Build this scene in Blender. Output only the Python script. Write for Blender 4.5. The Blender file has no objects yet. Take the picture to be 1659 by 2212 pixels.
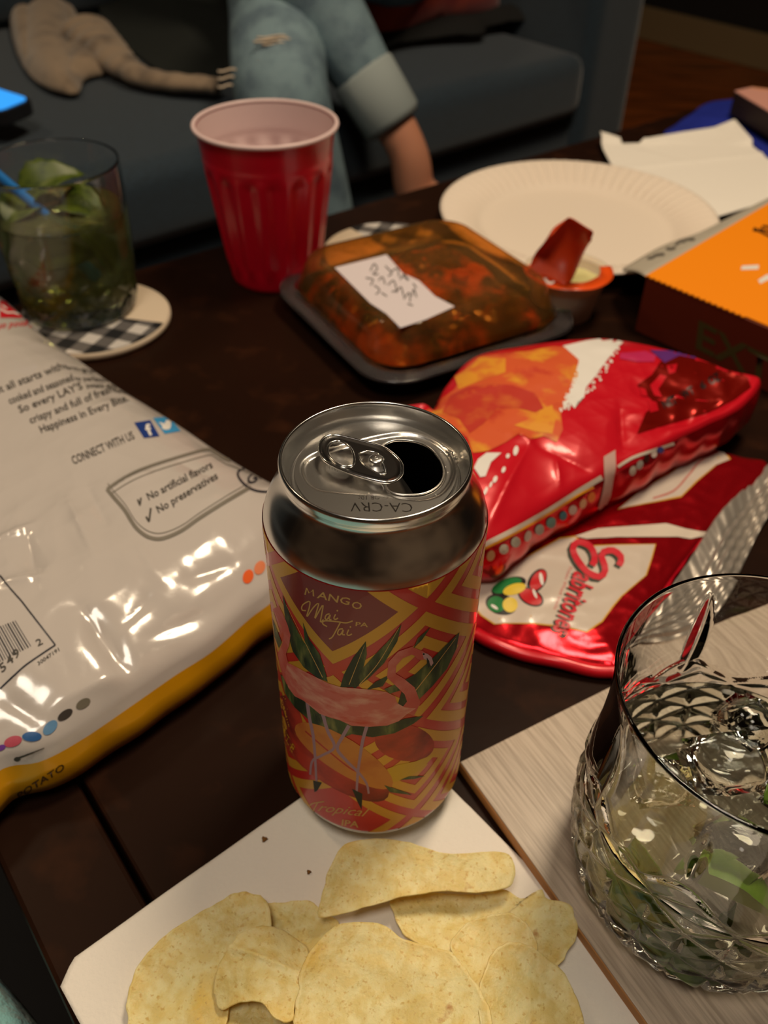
import bpy, bmesh, math, random
import numpy as np
from mathutils import Vector, Matrix
from mathutils.bvhtree import BVHTree
random.seed(7)
rng = np.random.RandomState(5)
scene = bpy.context.scene
COL = scene.collection
S = 0.001            # all numbers below are millimetres

# ------------------------------------------------------------------ camera
CX, CY, CZ, PITCH, ROLL, F = 2.5726, -198.87, 310.64, 0.7202, 0.0169, 1937.4
IW, IH = 1659, 2212
_fw = np.array([0, math.cos(PITCH), -math.sin(PITCH)])
_rt = np.array([1.0, 0, 0])
_up = np.cross(_rt, _fw)
_c, _s = math.cos(ROLL), math.sin(ROLL)
RT = _c * _rt + _s * _up
UP = -_s * _rt + _c * _up
CAM = np.array([CX, CY, CZ])
cam_data = bpy.data.cameras.new('camera')
cam = bpy.data.objects.new('camera', cam_data)
COL.objects.link(cam)
m = Matrix.Identity(4)
for i in range(3):
    m[i][0], m[i][1], m[i][2], m[i][3] = RT[i], UP[i], -_fw[i], CAM[i] * S
cam.matrix_world = m
cam_data.sensor_fit = 'VERTICAL'
cam_data.sensor_height = 36.0
cam_data.lens = F / IH * 36.0
cam_data.clip_start = 0.01
cam_data.dof.use_dof = True
cam_data.dof.focus_distance = 0.262
cam_data.dof.aperture_fstop = 13.5
scene.camera = cam

# ------------------------------------------------------------------ world, lamps, exposure
world = bpy.data.worlds.new('dim_room')
scene.world = world
world.use_nodes = True
world.node_tree.nodes['Background'].inputs[0].default_value = (1.0, 0.80, 0.62, 1)
world.node_tree.nodes['Background'].inputs[1].default_value = 0.01

def area_lamp(name, loc, target, size, power, color):
    l = bpy.data.lights.new(name, 'AREA')
    l.shape = 'DISK'; l.size = size * S; l.energy = power; l.color = color
    o = bpy.data.objects.new(name, l); COL.objects.link(o)
    o.location = Vector(loc) * S
    o.rotation_euler = (Vector(target) - Vector(loc)).to_track_quat('-Z', 'Y').to_euler()
    return o

area_lamp('ceiling_lamp', (360, 420, 1300), (80, 200, 0), 320, 11.5, (1.0, 0.80, 0.56))
area_lamp('side_lamp', (-900, 560, 1300), (-60, 100, 0), 150, 3.0, (1.0, 0.74, 0.46))
area_lamp('front_fill', (-150, -420, 1500), (20, 0, 0), 420, 7.0, (1.0, 0.88, 0.72))  # unseen fill added behind the camera to brighten the napkin and chips
scene.view_settings.view_transform = 'Standard'
scene.view_settings.look = 'None'
scene.view_settings.gamma = 1.0
scene.view_settings.exposure = 0.0
scene.view_settings.use_curve_mapping = False

# ------------------------------------------------------------------ helpers: geometry from sight lines
def ray(x, y):
    return _fw * F + RT * (x - IW / 2) - UP * (y - IH / 2)
def P(x, y, z=0.0):
    d = ray(x, y); t = (z - CZ) / d[2]
    return CAM + t * d
def XY(pts, z=0.0):
    return [tuple(P(x, y, z)[:2]) for x, y in pts]
TD = np.array([.79, .613]); ND = np.array([-.613, .79])        # table directions
SD = np.array([.756, .655]); SN = np.array([-.655, .756])      # sofa directions
def PD(x, y, dd):
    d = ray(x, y); n = np.array([SN[0], SN[1], 0])
    t = (dd - CAM @ n) / (d @ n)
    return CAM + t * d
def T2(t, d, z=0): q = TD * t + ND * d; return (q[0], q[1], z)
def S2(t, d, z=0): q = SD * t + SN * d; return (q[0], q[1], z)

def srgb(r, g, b):
    f = lambda c: (c / 255 / 12.92) if c / 255 <= .04045 else ((c / 255 + .055) / 1.055) ** 2.4
    return (f(r), f(g), f(b))

# ------------------------------------------------------------------ materials
MATS = {}
def stretch(mp, st):
    if len(st) > 3:
        mp.vector_type = 'TEXTURE'; mp.inputs['Rotation'].default_value = (0, 0, st[3]); mp.inputs['Scale'].default_value = tuple(1 / q for q in st[:3])
    else: mp.inputs['Scale'].default_value = st
def mat(name, color, rough=0.5, metal=0.0, trans=0.0, ior=1.45, bump=None, vary=None, spec=None, emit=None,
        emit_strength=0, coat=0.0, sheen=0.0, sss=0.0, aniso=None):
    if name in MATS: return MATS[name]
    M = bpy.data.materials.new(name); M.use_nodes = True
    nt = M.node_tree; N = nt.nodes; L = nt.links
    b = N['Principled BSDF']
    b.inputs['Base Color'].default_value = (*color, 1)
    b.inputs['Roughness'].default_value = rough
    b.inputs['Metallic'].default_value = metal
    b.inputs['Transmission Weight'].default_value = trans
    b.inputs['IOR'].default_value = ior
    if spec is not None: b.inputs['Specular IOR Level'].default_value = spec
    if coat: b.inputs['Coat Weight'].default_value = coat; b.inputs['Coat Roughness'].default_value = .08
    if sheen: b.inputs['Sheen Weight'].default_value = sheen; b.inputs['Sheen Roughness'].default_value = .5
    if sss:
        b.inputs['Subsurface Weight'].default_value = sss
        b.inputs['Subsurface Radius'].default_value = (.004, .002, .001)
        b.inputs['Subsurface Scale'].default_value = 1
    if emit:
        b.inputs['Emission Color'].default_value = (*emit, 1); b.inputs['Emission Strength'].default_value = emit_strength
    if vary or bump:
        tc = N.new('ShaderNodeTexCoord')
    if vary:       # list of (scale, colour2, low, high, stretch)
        prev = None
        for (sc, c2, lo, hi, st) in vary:
            mp = N.new('ShaderNodeMapping'); stretch(mp, st)
            L.new(tc.outputs['Object'], mp.inputs[0])
            n = N.new('ShaderNodeTexNoise'); n.inputs['Scale'].default_value = sc; n.inputs['Detail'].default_value = 6
            L.new(mp.outputs[0], n.inputs['Vector'])
            r = N.new('ShaderNodeMapRange'); r.inputs[1].default_value = lo; r.inputs[2].default_value = hi
            L.new(n.outputs['Fac'], r.inputs[0])
            mx = N.new('ShaderNodeMix'); mx.data_type = 'RGBA'
            L.new(r.outputs[0], mx.inputs[0])
            if prev is None: mx.inputs[6].default_value = (*color, 1)
            else: L.new(prev, mx.inputs[6])
            mx.inputs[7].default_value = (*c2, 1)
            prev = mx.outputs[2]
        L.new(prev, b.inputs['Base Color'])
    if bump:       # (scale, strength, distance_mm, stretch)
        prev = None
        for (sc, stg, dist, st) in (bump if isinstance(bump, list) else [bump]):
            mp = N.new('ShaderNodeMapping'); stretch(mp, st)
            L.new(tc.outputs['Object'], mp.inputs[0])
            n = N.new('ShaderNodeTexNoise'); n.inputs['Scale'].default_value = sc; n.inputs['Detail'].default_value = 5
            L.new(mp.outputs[0], n.inputs['Vector'])
            bp = N.new('ShaderNodeBump'); bp.inputs['Strength'].default_value = stg
            bp.inputs['Distance'].default_value = dist * S
            L.new(n.outputs['Fac'], bp.inputs['Height'])
            if prev: L.new(prev, bp.inputs['Normal'])
            prev = bp.outputs[0]
        L.new(prev, b.inputs['Normal'])
    MATS[name] = M
    return M
I3 = (1, 1, 1)

# ------------------------------------------------------------------ object helpers
ORG = {}
def root(name, label, cat, loc, group=None):
    o = bpy.data.objects.new(name, None); COL.objects.link(o)
    o.location = Vector(loc) * S; o.empty_display_size = .01
    o['label'] = label; o['category'] = cat
    if group: o['group'] = group
    ORG[o.name] = np.array(loc, float)
    return o
def tag(o, label=None, cat=None, group=None, kind=None):
    if label: o['label'] = label
    if cat: o['category'] = cat
    if group: o['group'] = group
    if kind: o['kind'] = kind
    return o
def obj(name, verts, faces, material, parent=None, smooth=True, origin=None, label=None, fmat=None, sub=0, solid=0, autosmooth=None):
    v = np.asarray(verts, float)
    if parent is not None: o0 = ORG[parent.name]
    elif origin is not None: o0 = np.array(origin, float)
    else: o0 = np.array([(v[:, 0].min() + v[:, 0].max()) / 2, (v[:, 1].min() + v[:, 1].max()) / 2, v[:, 2].min()])
    me = bpy.data.meshes.new(name)
    me.from_pydata(((v - o0) * S).tolist(), [], [tuple(int(q) for q in f) for f in faces])
    ms = material if isinstance(material, (list, tuple)) else [material]
    for q in ms: me.materials.append(q)
    if fmat is not None: me.polygons.foreach_set('material_index', fmat)
    if smooth: me.polygons.foreach_set('use_smooth', [True] * len(me.polygons))
    me.update()
    o = bpy.data.objects.new(name, me); COL.objects.link(o)
    if parent is not None: o.parent = parent
    else: o.location = Vector(o0) * S
    ORG[o.name] = o0
    if label: o['label'] = label
    if solid:
        md = o.modifiers.new('thickness', 'SOLIDIFY'); md.thickness = solid * S; md.offset = 0
    if sub:
        md = o.modifiers.new('smooth', 'SUBSURF'); md.levels = sub; md.render_levels = sub
    if autosmooth:
        me.set_sharp_from_angle(angle=math.radians(autosmooth))
    return o
def smoothstep(a, b, x):
    t = np.clip((x - a) / (b - a), 0, 1); return t * t * (3 - 2 * t)

def lathe(profile, n=96, center=(0, 0), rfun=None, close=False, zoff=0):
    """profile: list of (r,z); returns verts, faces"""
    vs = []; fs = []
    for (r, z) in profile:
        for k in range(n):
            a = 2 * math.pi * k / n
            rr = r if rfun is None else rfun(r, z, a)
            vs.append((center[0] + rr * math.cos(a), center[1] + rr * math.sin(a), z + zoff))
    m_ = len(profile)
    for j in range(m_ - 1 + (1 if close else 0)):
        j2 = (j + 1) % m_
        for k in range(n):
            k2 = (k + 1) % n
            fs.append((j * n + k, j * n + k2, j2 * n + k2, j2 * n + k))
    return vs, fs
def spline(pts, n, closed=False):
    """Catmull-Rom through points (any dimension), n samples evenly by parameter, resampled by arc length"""
    p = np.asarray(pts, float); k = len(p); out = []
    segs = k if closed else k - 1
    for i in range(segs):
        if closed: a, b, c, d = p[(i - 1) % k], p[i], p[(i + 1) % k], p[(i + 2) % k]
        else: a, b, c, d = p[max(i - 1, 0)], p[i], p[i + 1], p[min(i + 2, k - 1)]
        for t in np.linspace(0, 1, 12, endpoint=False):
            out.append(.5 * ((2 * b) + (-a + c) * t + (2 * a - 5 * b + 4 * c - d) * t * t + (-a + 3 * b - 3 * c + d) * t ** 3))
    out.append(p[0] if closed else p[-1]); out = np.array(out)
    L = np.r_[0, np.cumsum(np.linalg.norm(np.diff(out, axis=0), axis=1))]
    t = np.linspace(0, L[-1], n, endpoint=not closed)
    return np.stack([np.interp(t, L, out[:, j]) for j in range(out.shape[1])], -1)
def lin(pts, n, closed=False):
    p = np.asarray(pts, float)
    if closed: p = np.vstack([p, p[:1]])
    L = np.r_[0, np.cumsum(np.linalg.norm(np.diff(p, axis=0), axis=1))]
    t = np.linspace(0, L[-1], n, endpoint=not closed)
    return np.stack([np.interp(t, L, p[:, j]) for j in range(p.shape[1])], -1)
def tube(path, r, n=10, closed=False, caps=True):
    path = np.asarray(path, float); k = len(path)
    rr = np.full(k, r) if np.isscalar(r) else np.asarray(r, float)
    vs = []; fs = []; up = None
    for i in range(k):
        if closed: t = path[(i + 1) % k] - path[(i - 1) % k]
        else: t = path[min(i + 1, k - 1)] - path[max(i - 1, 0)]
        t = t / (np.linalg.norm(t) + 1e-12)
        if up is None:
            up = np.array([0, 0, 1.]) if abs(t[2]) < .9 else np.array([1., 0, 0])
        up = up - t * (up @ t); up /= np.linalg.norm(up) + 1e-12
        sd = np.cross(t, up)
        for j in range(n):
            a = 2 * math.pi * j / n
            vs.append(path[i] + rr[i] * (math.cos(a) * up + math.sin(a) * sd))
    for i in range(k if closed else k - 1):
        i2 = (i + 1) % k
        for j in range(n):
            j2 = (j + 1) % n
            fs.append((i * n + j, i * n + j2, i2 * n + j2, i2 * n + j))
    if caps and not closed:
        fs.append(tuple(range(n))[::-1]); fs.append(tuple((k - 1) * n + j for j in range(n)))
    return vs, fs
def join(*parts):
    vs = []; fs = []
    for v, f in parts:
        o = len(vs); vs += [tuple(q) for q in v]; fs += [tuple(int(i) + o for i in q) for q in f]
    return vs, fs
def prism(poly, z0, z1, bevel=0):
    """vertical prism with optional small bevel at top (poly list of xy)"""
    p = np.asarray(poly, float); n = len(p)
    if np.sum(p[:, 0] * np.roll(p[:, 1], -1) - p[:, 1] * np.roll(p[:, 0], -1)) < 0: p = p[::-1]
    c = p.mean(0)
    def inset(d):
        out = []
        for i in range(n):
            a, b, e = p[i - 1], p[i], p[(i + 1) % n]
            n1 = np.array([-(b - a)[1], (b - a)[0]]); n1 /= np.linalg.norm(n1) + 1e-9
            n2 = np.array([-(e - b)[1], (e - b)[0]]); n2 /= np.linalg.norm(n2) + 1e-9
            q = (n1 + n2); q /= max(1 + n1 @ n2, .3)
            out.append(b + q * d)
        return np.array(out)
    rings = [(0, z0), (0, z1 - bevel)] + ([(bevel * .3, z1 - bevel * .3), (bevel, z1)] if bevel else [])
    if bevel: rings = [(bevel, z0), (0, z0 + bevel)] + rings[1:]
    vs = []; fs = []
    for d, z in rings:
        q = inset(d) if d else p
        vs += [(x, y, z) for x, y in q]
    for j in range(len(rings) - 1):
        for i in range(n):
            i2 = (i + 1) % n
            fs.append((j * n + i, j * n + i2, (j + 1) * n + i2, (j + 1) * n + i))
    fs.append(tuple(range(n))[::-1]); fs.append(tuple((len(rings) - 1) * n + i for i in range(n)))
    return vs, fs
def seg_dist(pts, poly):
    """distance of points to closed polygon outline and inside flag"""
    pts = np.asarray(pts, float); poly = np.asarray(poly, float)
    A = poly; B = np.roll(poly, -1, 0); best = np.full(len(pts), 1e9); ins = np.zeros(len(pts), bool)
    for a, b in zip(A, B):
        d = b - a; t = np.clip(((pts - a) @ d) / (d @ d + 1e-12), 0, 1)
        best = np.minimum(best, np.linalg.norm(pts - (a + t[:, None] * d), axis=1))
        c = (a[1] > pts[:, 1]) != (b[1] > pts[:, 1])
        with np.errstate(divide='ignore', invalid='ignore'):
            xi = (b[0] - a[0]) * (pts[:, 1] - a[1]) / (b[1] - a[1] + 1e-12) + a[0]
        ins ^= c & (pts[:, 0] < xi)
    return best, ins
def sheet(outline, zfun, nt=120, nr=30, center=None, smooth_outline=True):
    """star-shaped sheet: outline xy, z = zfun(pts, dist_to_edge)"""
    o = spline(outline, nt, True) if smooth_outline else lin(outline, nt, True)
    c = np.array(center) if center is not None else o.mean(0)
    rs = np.linspace(0, 1, nr + 1)[1:]
    pts = [c] + [c + (q - c) * r for r in rs for q in o]
    pts = np.array(pts); d, _ = seg_dist(pts, o)
    z = zfun(pts, d)
    vs = np.c_[pts, z]; fs = []
    for k in range(nt): fs.append((0, 1 + k, 1 + (k + 1) % nt))
    for j in range(nr - 1):
        a = 1 + j * nt; b = a + nt
        for k in range(nt):
            k2 = (k + 1) % nt; fs.append((a + k, b + k, b + k2, a + k2))
    area = np.sum(o[:, 0] * np.roll(o[:, 1], -1) - o[:, 1] * np.roll(o[:, 0], -1))
    if area < 0: fs = [f[::-1] for f in fs]
    return vs, fs, o
def bag_mesh(outline, zs, H, w, wr, nt=260, nr=60, center=None, skirt=((1.5, .75), (2.5, .45), (-1, .12), (-9, .0)), zbot=1.0, smooth_outline=True, power=.55):
    def zf(p, d):
        t = np.clip(d / w, 0, 1)
        return zs + H * (1 - (1 - t) ** 2) ** power + wr(p, d)
    vs, fs, o = sheet(outline, zf, nt, nr, center, smooth_outline)
    vs = list(map(tuple, vs)); ntop = len(vs)
    c = o.mean(0)
    area = np.sum(o[:, 0] * np.roll(o[:, 1], -1) - o[:, 1] * np.roll(o[:, 0], -1))
    sgn = 1 if area > 0 else -1
    tg = np.roll(o, -1, 0) - np.roll(o, 1, 0); nrm = np.c_[tg[:, 1], -tg[:, 0]] * sgn
    nrm /= np.linalg.norm(nrm, axis=1)[:, None]
    base = 1 + (nr - 1) * nt; zrim = np.array([vs[base + k][2] for k in range(nt)])
    fm = [0] * len(fs)
    for off, fz in skirt:
        q = o + nrm * off + nrm * ((0.5 * np.sin(np.arange(nt) * .23) + .35 * np.sin(np.arange(nt) * .61 + 1)) * (0 < fz < 1))[:, None]
        start = len(vs)
        vs += [(q[k][0], q[k][1], zbot + (zrim[k] - zbot) * fz) for k in range(nt)]
        for k in range(nt):
            k2 = (k + 1) % nt
            f = (base + k, start + k, start + k2, base + k2)
            fs.append(f if sgn > 0 else f[::-1]); fm.append(1)
        base = start
    fs.append(tuple(base + k for k in range(nt))[::-1] if sgn > 0 else tuple(base + k for k in range(nt))); fm.append(1)
    return vs, fs, fm, o
def creases(lines):
    def f(p):
        z = np.zeros(len(p))
        for (a, b, amp, wd) in lines:
            a = np.array(a, float); b = np.array(b, float); d = b - a; L = np.linalg.norm(d)
            t = ((p - a) @ d) / (L * L); tc = np.clip(t, 0, 1)
            dist = np.linalg.norm(p - (a + tc[:, None] * d), axis=1)
            z += amp * np.exp(-np.abs(dist) / wd) * np.sin(np.pi * np.clip(tc, .04, .96)) ** .5
        return z
    return f
def foil(seed, scale, n=7, stretch=(1, 1), ang=0):
    r = np.random.RandomState(seed); K = []
    for i in range(n):
        a = r.uniform(0, math.pi); k = scale * r.uniform(.6, 1.9); K.append((math.cos(a) * k * stretch[0], math.sin(a) * k * stretch[1], r.uniform(0, 6), r.uniform(0, 6)))
    ca, sa = math.cos(ang), math.sin(ang)
    def f(p):
        x = p[:, 0] * ca + p[:, 1] * sa; y = -p[:, 0] * sa + p[:, 1] * ca; z = np.zeros(len(p))
        for kx, ky, ph, p2 in K:
            wv = kx * x + ky * y + ph + 1.1 * np.sin(.6 * (ky * x - kx * y) + p2)
            z += 1 - 2 * np.abs(np.sin(wv)) ** .8
        return z / n
    return f

# ---- flat print laid on surfaces
class Surf:
    def __init__(s, vs, fs):
        s.b = BVHTree.FromPolygons([tuple(map(float, v)) for v in vs], [tuple(int(i) for i in f) for f in fs])
    def __call__(s, x, y, off):
        d = ray(x, y); d = d / np.linalg.norm(d)
        h = s.b.ray_cast(Vector(CAM), Vector(d))
        if h[0] is None: return None
        n = np.array(h[1]); n = n if n @ d < 0 else -n
        return np.array(h[0]) + n * off
def decal(name, mapper, bm, material, parent, off=.15, L=9.0, label=None, its=5):
    for _ in range(its):
        e = [q for q in bm.edges if q.calc_length() > L]
        if not e: break
        bmesh.ops.subdivide_edges(bm, edges=e, cuts=1)
        bmesh.ops.triangulate(bm, faces=[f for f in bm.faces if len(f.verts) > 3])
    vs = []; idx = {}
    for i, v in enumerate(bm.verts):
        v.index = i
        q = mapper(v.co.x, v.co.y, off)
        if q is not None: idx[i] = len(vs); vs.append(q)
    fs = [tuple(idx[v.index] for v in f.verts) for f in bm.faces if all(v.index in idx for v in f.verts)]
    bm.free()
    if not fs: return None
    return obj(name, vs, fs, material, parent, label=label)
def bm_polys(polys):
    bm = bmesh.new()
    for p in polys:
        vs = [bm.verts.new((x, y, 0)) for x, y in p]
        try: bm.faces.new(vs)
        except ValueError: pass
    bmesh.ops.triangulate(bm, faces=bm.faces[:])
    return bm
def stroke(path, w, n=None, smooth=True, taper=False):
    """ribbon polygon pieces (quads) along a path; w number or (w0,w1)"""
    p = np.asarray(path, float)
    L = np.sum(np.linalg.norm(np.diff(p, axis=0), axis=1))
    n = n or max(4, int(L / max((w if np.isscalar(w) else max(w)) * .7, 1)))
    n = min(n, 60)
    q = spline(p, n) if smooth and len(p) > 2 else lin(p, n)
    ww = np.full(n, w, float) if np.isscalar(w) else np.linspace(w[0], w[1], n) if len(w) == 2 else np.interp(np.linspace(0, 1, n), np.linspace(0, 1, len(w)), w)
    t = np.gradient(q, axis=0); t /= np.linalg.norm(t, axis=1)[:, None] + 1e-9
    nn = np.c_[-t[:, 1], t[:, 0]] * ww[:, None] / 2
    a = q + nn; b = q - nn
    return [[tuple(a[i]), tuple(a[i + 1]), tuple(b[i + 1]), tuple(b[i])] for i in range(n - 1)]
def strokes(paths, w): return [q for p in paths for q in stroke(p, w)]
def ell(cx, cy, rx, ry, ang=0, n=28):
    a = np.linspace(0, 2 * math.pi, n, endpoint=False); c, s = math.cos(ang), math.sin(ang)
    return [(cx + rx * math.cos(t) * c - ry * math.sin(t) * s, cy + rx * math.cos(t) * s + ry * math.sin(t) * c) for t in a]
def text_bm(txt, p0, p1, h, shear=0.0, bold=0.0, up=None):
    """text whose base line runs p0 -> p1 (px) with capital height h px, as filled 2D mesh"""
    cu = bpy.data.curves.new('t', 'FONT'); cu.body = txt; cu.resolution_u = 2; cu.offset = bold; cu.shear = shear
    o = bpy.data.objects.new('t', cu); COL.objects.link(o)
    bpy.context.view_layer.update()
    me = bpy.data.meshes.new_from_object(o.evaluated_get(bpy.context.evaluated_depsgraph_get()))
    bm = bmesh.new(); bm.from_mesh(me)
    bpy.data.objects.remove(o); bpy.data.curves.remove(cu); bpy.data.meshes.remove(me)
    xs = [v.co.x for v in bm.verts]; x0, x1 = min(xs), max(xs)
    p0 = np.array(p0, float); p1 = np.array(p1, float); U = (p1 - p0) / (x1 - x0)
    if up is None:
        d = (p1 - p0) / np.linalg.norm(p1 - p0); up = np.array([d[1], -d[0]])
    up = np.array(up, float); up = up / np.linalg.norm(up) * h / .73
    for v in bm.verts:
        q = p0 + U * (v.co.x - x0) + up * v.co.y
        v.co = (q[0], q[1], 0)
    bmesh.ops.triangulate(bm, faces=bm.faces[:])
    return bm

# ================================================================== SETTING
wood_floor = mat('brown_floorboards', srgb(190, 100, 40), .38, vary=[(6, srgb(120, 62, 24), .35, .65, (1, 8, 1))])
dark_wall = mat('dark_painted_wall', srgb(38, 34, 32), .8)
base_paint = mat('tan_baseboard_paint', srgb(150, 128, 92), .5)
def box_xy(c0, ax, ay, z0, z1, bevel=0):
    """c0 corner xy, ax, ay edge vectors"""
    c0 = np.array(c0); ax = np.array(ax); ay = np.array(ay)
    return prism([c0, c0 + ax, c0 + ax + ay, c0 + ay], z0, z1, bevel)
FZ = -450
# floor of separate boards running along the sofa
fl = obj('floor', *box_xy(S2(-2600, -1600)[:2], SD * 5250, SN * 3600, FZ - 30, FZ - 4), wood_floor, smooth=False)
tag(fl, kind='structure')
first = None
for k in range(24):
    v, f = box_xy(S2(-2600, -1600 + k * 150 + 1.5)[:2], SD * 5210, SN * 147, FZ - 5, FZ + (k % 3) * .3, 1.2)
    obj('floorboard', v, f, wood_floor, fl, smooth=False)
tag(obj('wall_back', *box_xy(S2(-2600, 1990)[:2], SD * 5250, SN * 60, FZ, 1900), dark_wall, smooth=False), kind='structure')
tag(obj('wall_right', *box_xy(S2(2612, -1600)[:2], SD * 60, SN * 3590, FZ, 1900), dark_wall, smooth=False), kind='structure')
room_paint = mat('dim_tan_wall_paint', srgb(150, 132, 112), .85, vary=[(1.2, srgb(60, 52, 46), .45, .6, I3)])
tag(obj('wall_front', *box_xy(S2(-2600, -1660)[:2], SD * 5250, SN * 60, FZ, 1900), room_paint, smooth=False), kind='structure')
tag(obj('wall_left', *box_xy(S2(-2660, -1660)[:2], SD * 60, SN * 3700, FZ, 1900), room_paint, smooth=False), kind='structure')
tag(obj('ceiling', *box_xy(S2(-2660, -1660)[:2], SD * 5330, SN * 3710, 1900, 1950), room_paint, smooth=False), kind='structure')
tag(obj('baseboard_right', *box_xy(S2(2596, -1600)[:2], SD * 16, SN * 3588, FZ + .5, FZ + 95, 3), base_paint, smooth=False), kind='structure')

shade_sheet = mat('floor_shade_charcoal', srgb(30, 28, 28), .95, bump=(300, .6, 2, I3))  # sheet added to darken the floor where it lies in the table's shade
tag(obj('floor_shade_sheet', *box_xy(S2(-900, -700)[:2], SD * 2300, SN * 1420, FZ + .8, FZ + 9, 3), shade_sheet, smooth=False), 'charcoal sheet added as shade on the floor under the coffee table', 'shade_sheet')
# ================================================================== COFFEE TABLE
tw = mat('dark_stained_wood', srgb(34, 18, 10), .4, vary=[(14, srgb(30, 15, 8), .3, .7, (1, 1, 1)), (40, srgb(52, 28, 15), .55, .8, (1, 1, 1))],
         bump=[(30, .35, .5, (1, 1, 1)), (220, .15, .15, (1, 1, 1))], spec=.09)
table = root('coffee_table', 'dark brown stained wooden coffee table carrying the can, glasses, bags and plates', 'table', T2(400, 100, FZ))
v, f = box_xy(T2(-93, -260)[:2], TD * 1193, ND * 712, -34, 0, 1.5)
obj('tabletop_panel', v, f, tw, table, smooth=False)
v, f = box_xy(T2(-131, -260)[:2], TD * 36, ND * 712, -34, -.6, 2)
obj('end_board', v, f, tw, table, smooth=False)
v, f = box_xy(T2(-90, -225)[:2], TD * 20, ND * 640, -110, -34)
obj('apron', v, f, tw, table, smooth=False)
v, f = box_xy(T2(-90, 400)[:2], TD * 1140, ND * 20, -110, -34)
obj('apron', v, f, tw, table, smooth=False)
v, f = box_xy(T2(-90, -245)[:2], TD * 1140, ND * 20, -110, -34)
obj('apron', v, f, tw, table, smooth=False)
for (t, d) in ((-100, -240), (-100, 370), (1010, -240), (1010, 370)):
    v, f = box_xy(T2(t, d)[:2], TD * 62, ND * 62, FZ + 1, -34, 3)
    obj('leg', v, f, tw, table, smooth=False)

# ================================================================== THE CAN
can = root('beverage_can', 'tall open aluminium can with red and gold flamingo sleeve standing on the paper napkin', 'can', (0, 0, 1.2))
alu = mat('brushed_aluminium', (.78, .77, .75), .2, 1.0, bump=(60, .04, .1, (1, 1, 14)))
alu_lid = mat('lid_aluminium', (.72, .70, .67), .27, 1.0, bump=(500, .05, .05, (1, 12, 1)))
CAN_PROF = [(22, 6), (23.5, 1.6), (25, 1.2), (26.2, 2.0), (28.5, 4.6), (31, 8), (32.6, 12), (33.1, 17), (33.1, 60), (33.1, 120), (33.1, 134),
            (33.0, 136.5), (32.6, 139), (31.8, 141.5), (30.6, 144), (29.2, 146.3), (27.9, 148.5), (27.0, 150.4), (26.5, 152), (26.4, 153), (26.9, 153.6),
            (27.3, 154.3), (27.35, 156), (27.1, 156.8), (26.7, 157.1), (26.3, 156.9), (26.0, 156), (25.6, 153.5), (25.0, 151.0), (24.5, 150.2), (23.9, 150.0), (23.4, 150.4), (23.1, 151.6), (22.7, 152.3)]
pr = spline(CAN_PROF[:22], 150).tolist() + spline(CAN_PROF[21:], 60).tolist()[1:]
v, f = lathe(pr, 160); obj('can_body', v, f, alu, can)
_pz = np.array([q[1] for q in spline(CAN_PROF[3:12], 200)]); _prr = np.array([q[0] for q in spline(CAN_PROF[3:12], 200)])
def can_r(z): return float(np.interp(z, _pz, _prr))
def can_map(s, z, off):
    z = min(max(z, 3.2), 137.2)
    a = s / 33.1 - math.pi / 2; r = can_r(z) + off + .17
    return np.array([r * math.cos(a), r * math.sin(a), z])
def can_inv(x, y):
    d = ray(x, y); C = CAM; R = 33.1
    a = d[0] ** 2 + d[1] ** 2; b = 2 * (C[0] * d[0] + C[1] * d[1]); c = C[0] ** 2 + C[1] ** 2 - R * R
    D = max(b * b - 4 * a * c, 0)
    t = (-b - D ** .5) / (2 * a); p = C + t * d
    return math.atan2(p[0], -p[1]) * R, p[2]
def can_px(x, y, off):
    s, z = can_inv(x, y)
    # on the rounded foot the true radius is smaller: step along until it meets the profile
    if z < 17:
        d = ray(x, y); 
        for t in np.linspace(.9, 1.3, 400):
            p = CAM + d * t * (z - CZ) / d[2]
            if p[2] < 3.2: break
            if math.hypot(p[0], p[1]) <= can_r(p[2]) and p[1] < 0:
                s, z = math.atan2(p[0], -p[1]) * 33.1, p[2]; break
    return can_map(s, z, off)
cvp = lambda L: [(560 + x / 3.19, 1180 + y / 3.19) for x, y in L]
sleeve_red = mat('sleeve_coral_red', srgb(214, 40, 34), .42, coat=.25)
gold = mat('sleeve_gold_ink', srgb(226, 168, 54), .4, metal=.12)
maroon = mat('sleeve_maroon_ink', srgb(140, 28, 30), .42, coat=.2)
film = mat('clear_sleeve_film', (.66, .64, .55), .3, .7)
zz = np.linspace(11.6, 137.0, 70)
v, f = lathe([(can_r(z) + .12, z) for z in zz], 160)
sleeve = obj('printed_sleeve', v, f, sleeve_red, can, label='coral red printed sleeve')
v, f = lathe([(can_r(z) + .14, z) for z in np.linspace(4.5, 11.8, 12)], 120)
obj('sleeve_foot', v, f, film, can, label='clear lower edge of the sleeve')
def sz_bm(polys, zmin=11.9, zmax=136.9):
    bm = bm_polys(polys)
    for co, no in (((0, zmax, 0), (0, 1, 0)), ((0, zmin, 0), (0, -1, 0))):
        bmesh.ops.bisect_plane(bm, geom=bm.verts[:] + bm.edges[:] + bm.faces[:], plane_co=co, plane_no=no, clear_outer=True)
    bmesh.ops.triangulate(bm, faces=bm.faces[:])
    return bm
def ring(cx, cz, a, b):
    P_ = [(1, 0), (0, 1), (-1, 0), (0, -1)]; out = []
    for i in range(4):
        (x0, y0), (x1, y1) = P_[i], P_[(i + 1) % 4]
        if a <= 0: out.append([(cx, cz), (cx + b * x0, cz + b * y0), (cx + b * x1, cz + b * y1)])
        else: out.append([(cx + a * x0, cz + a * y0), (cx + b * x0, cz + b * y0), (cx + b * x1, cz + b * y1), (cx + a * x1, cz + a * y1)])
    return out
rings = []
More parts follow.
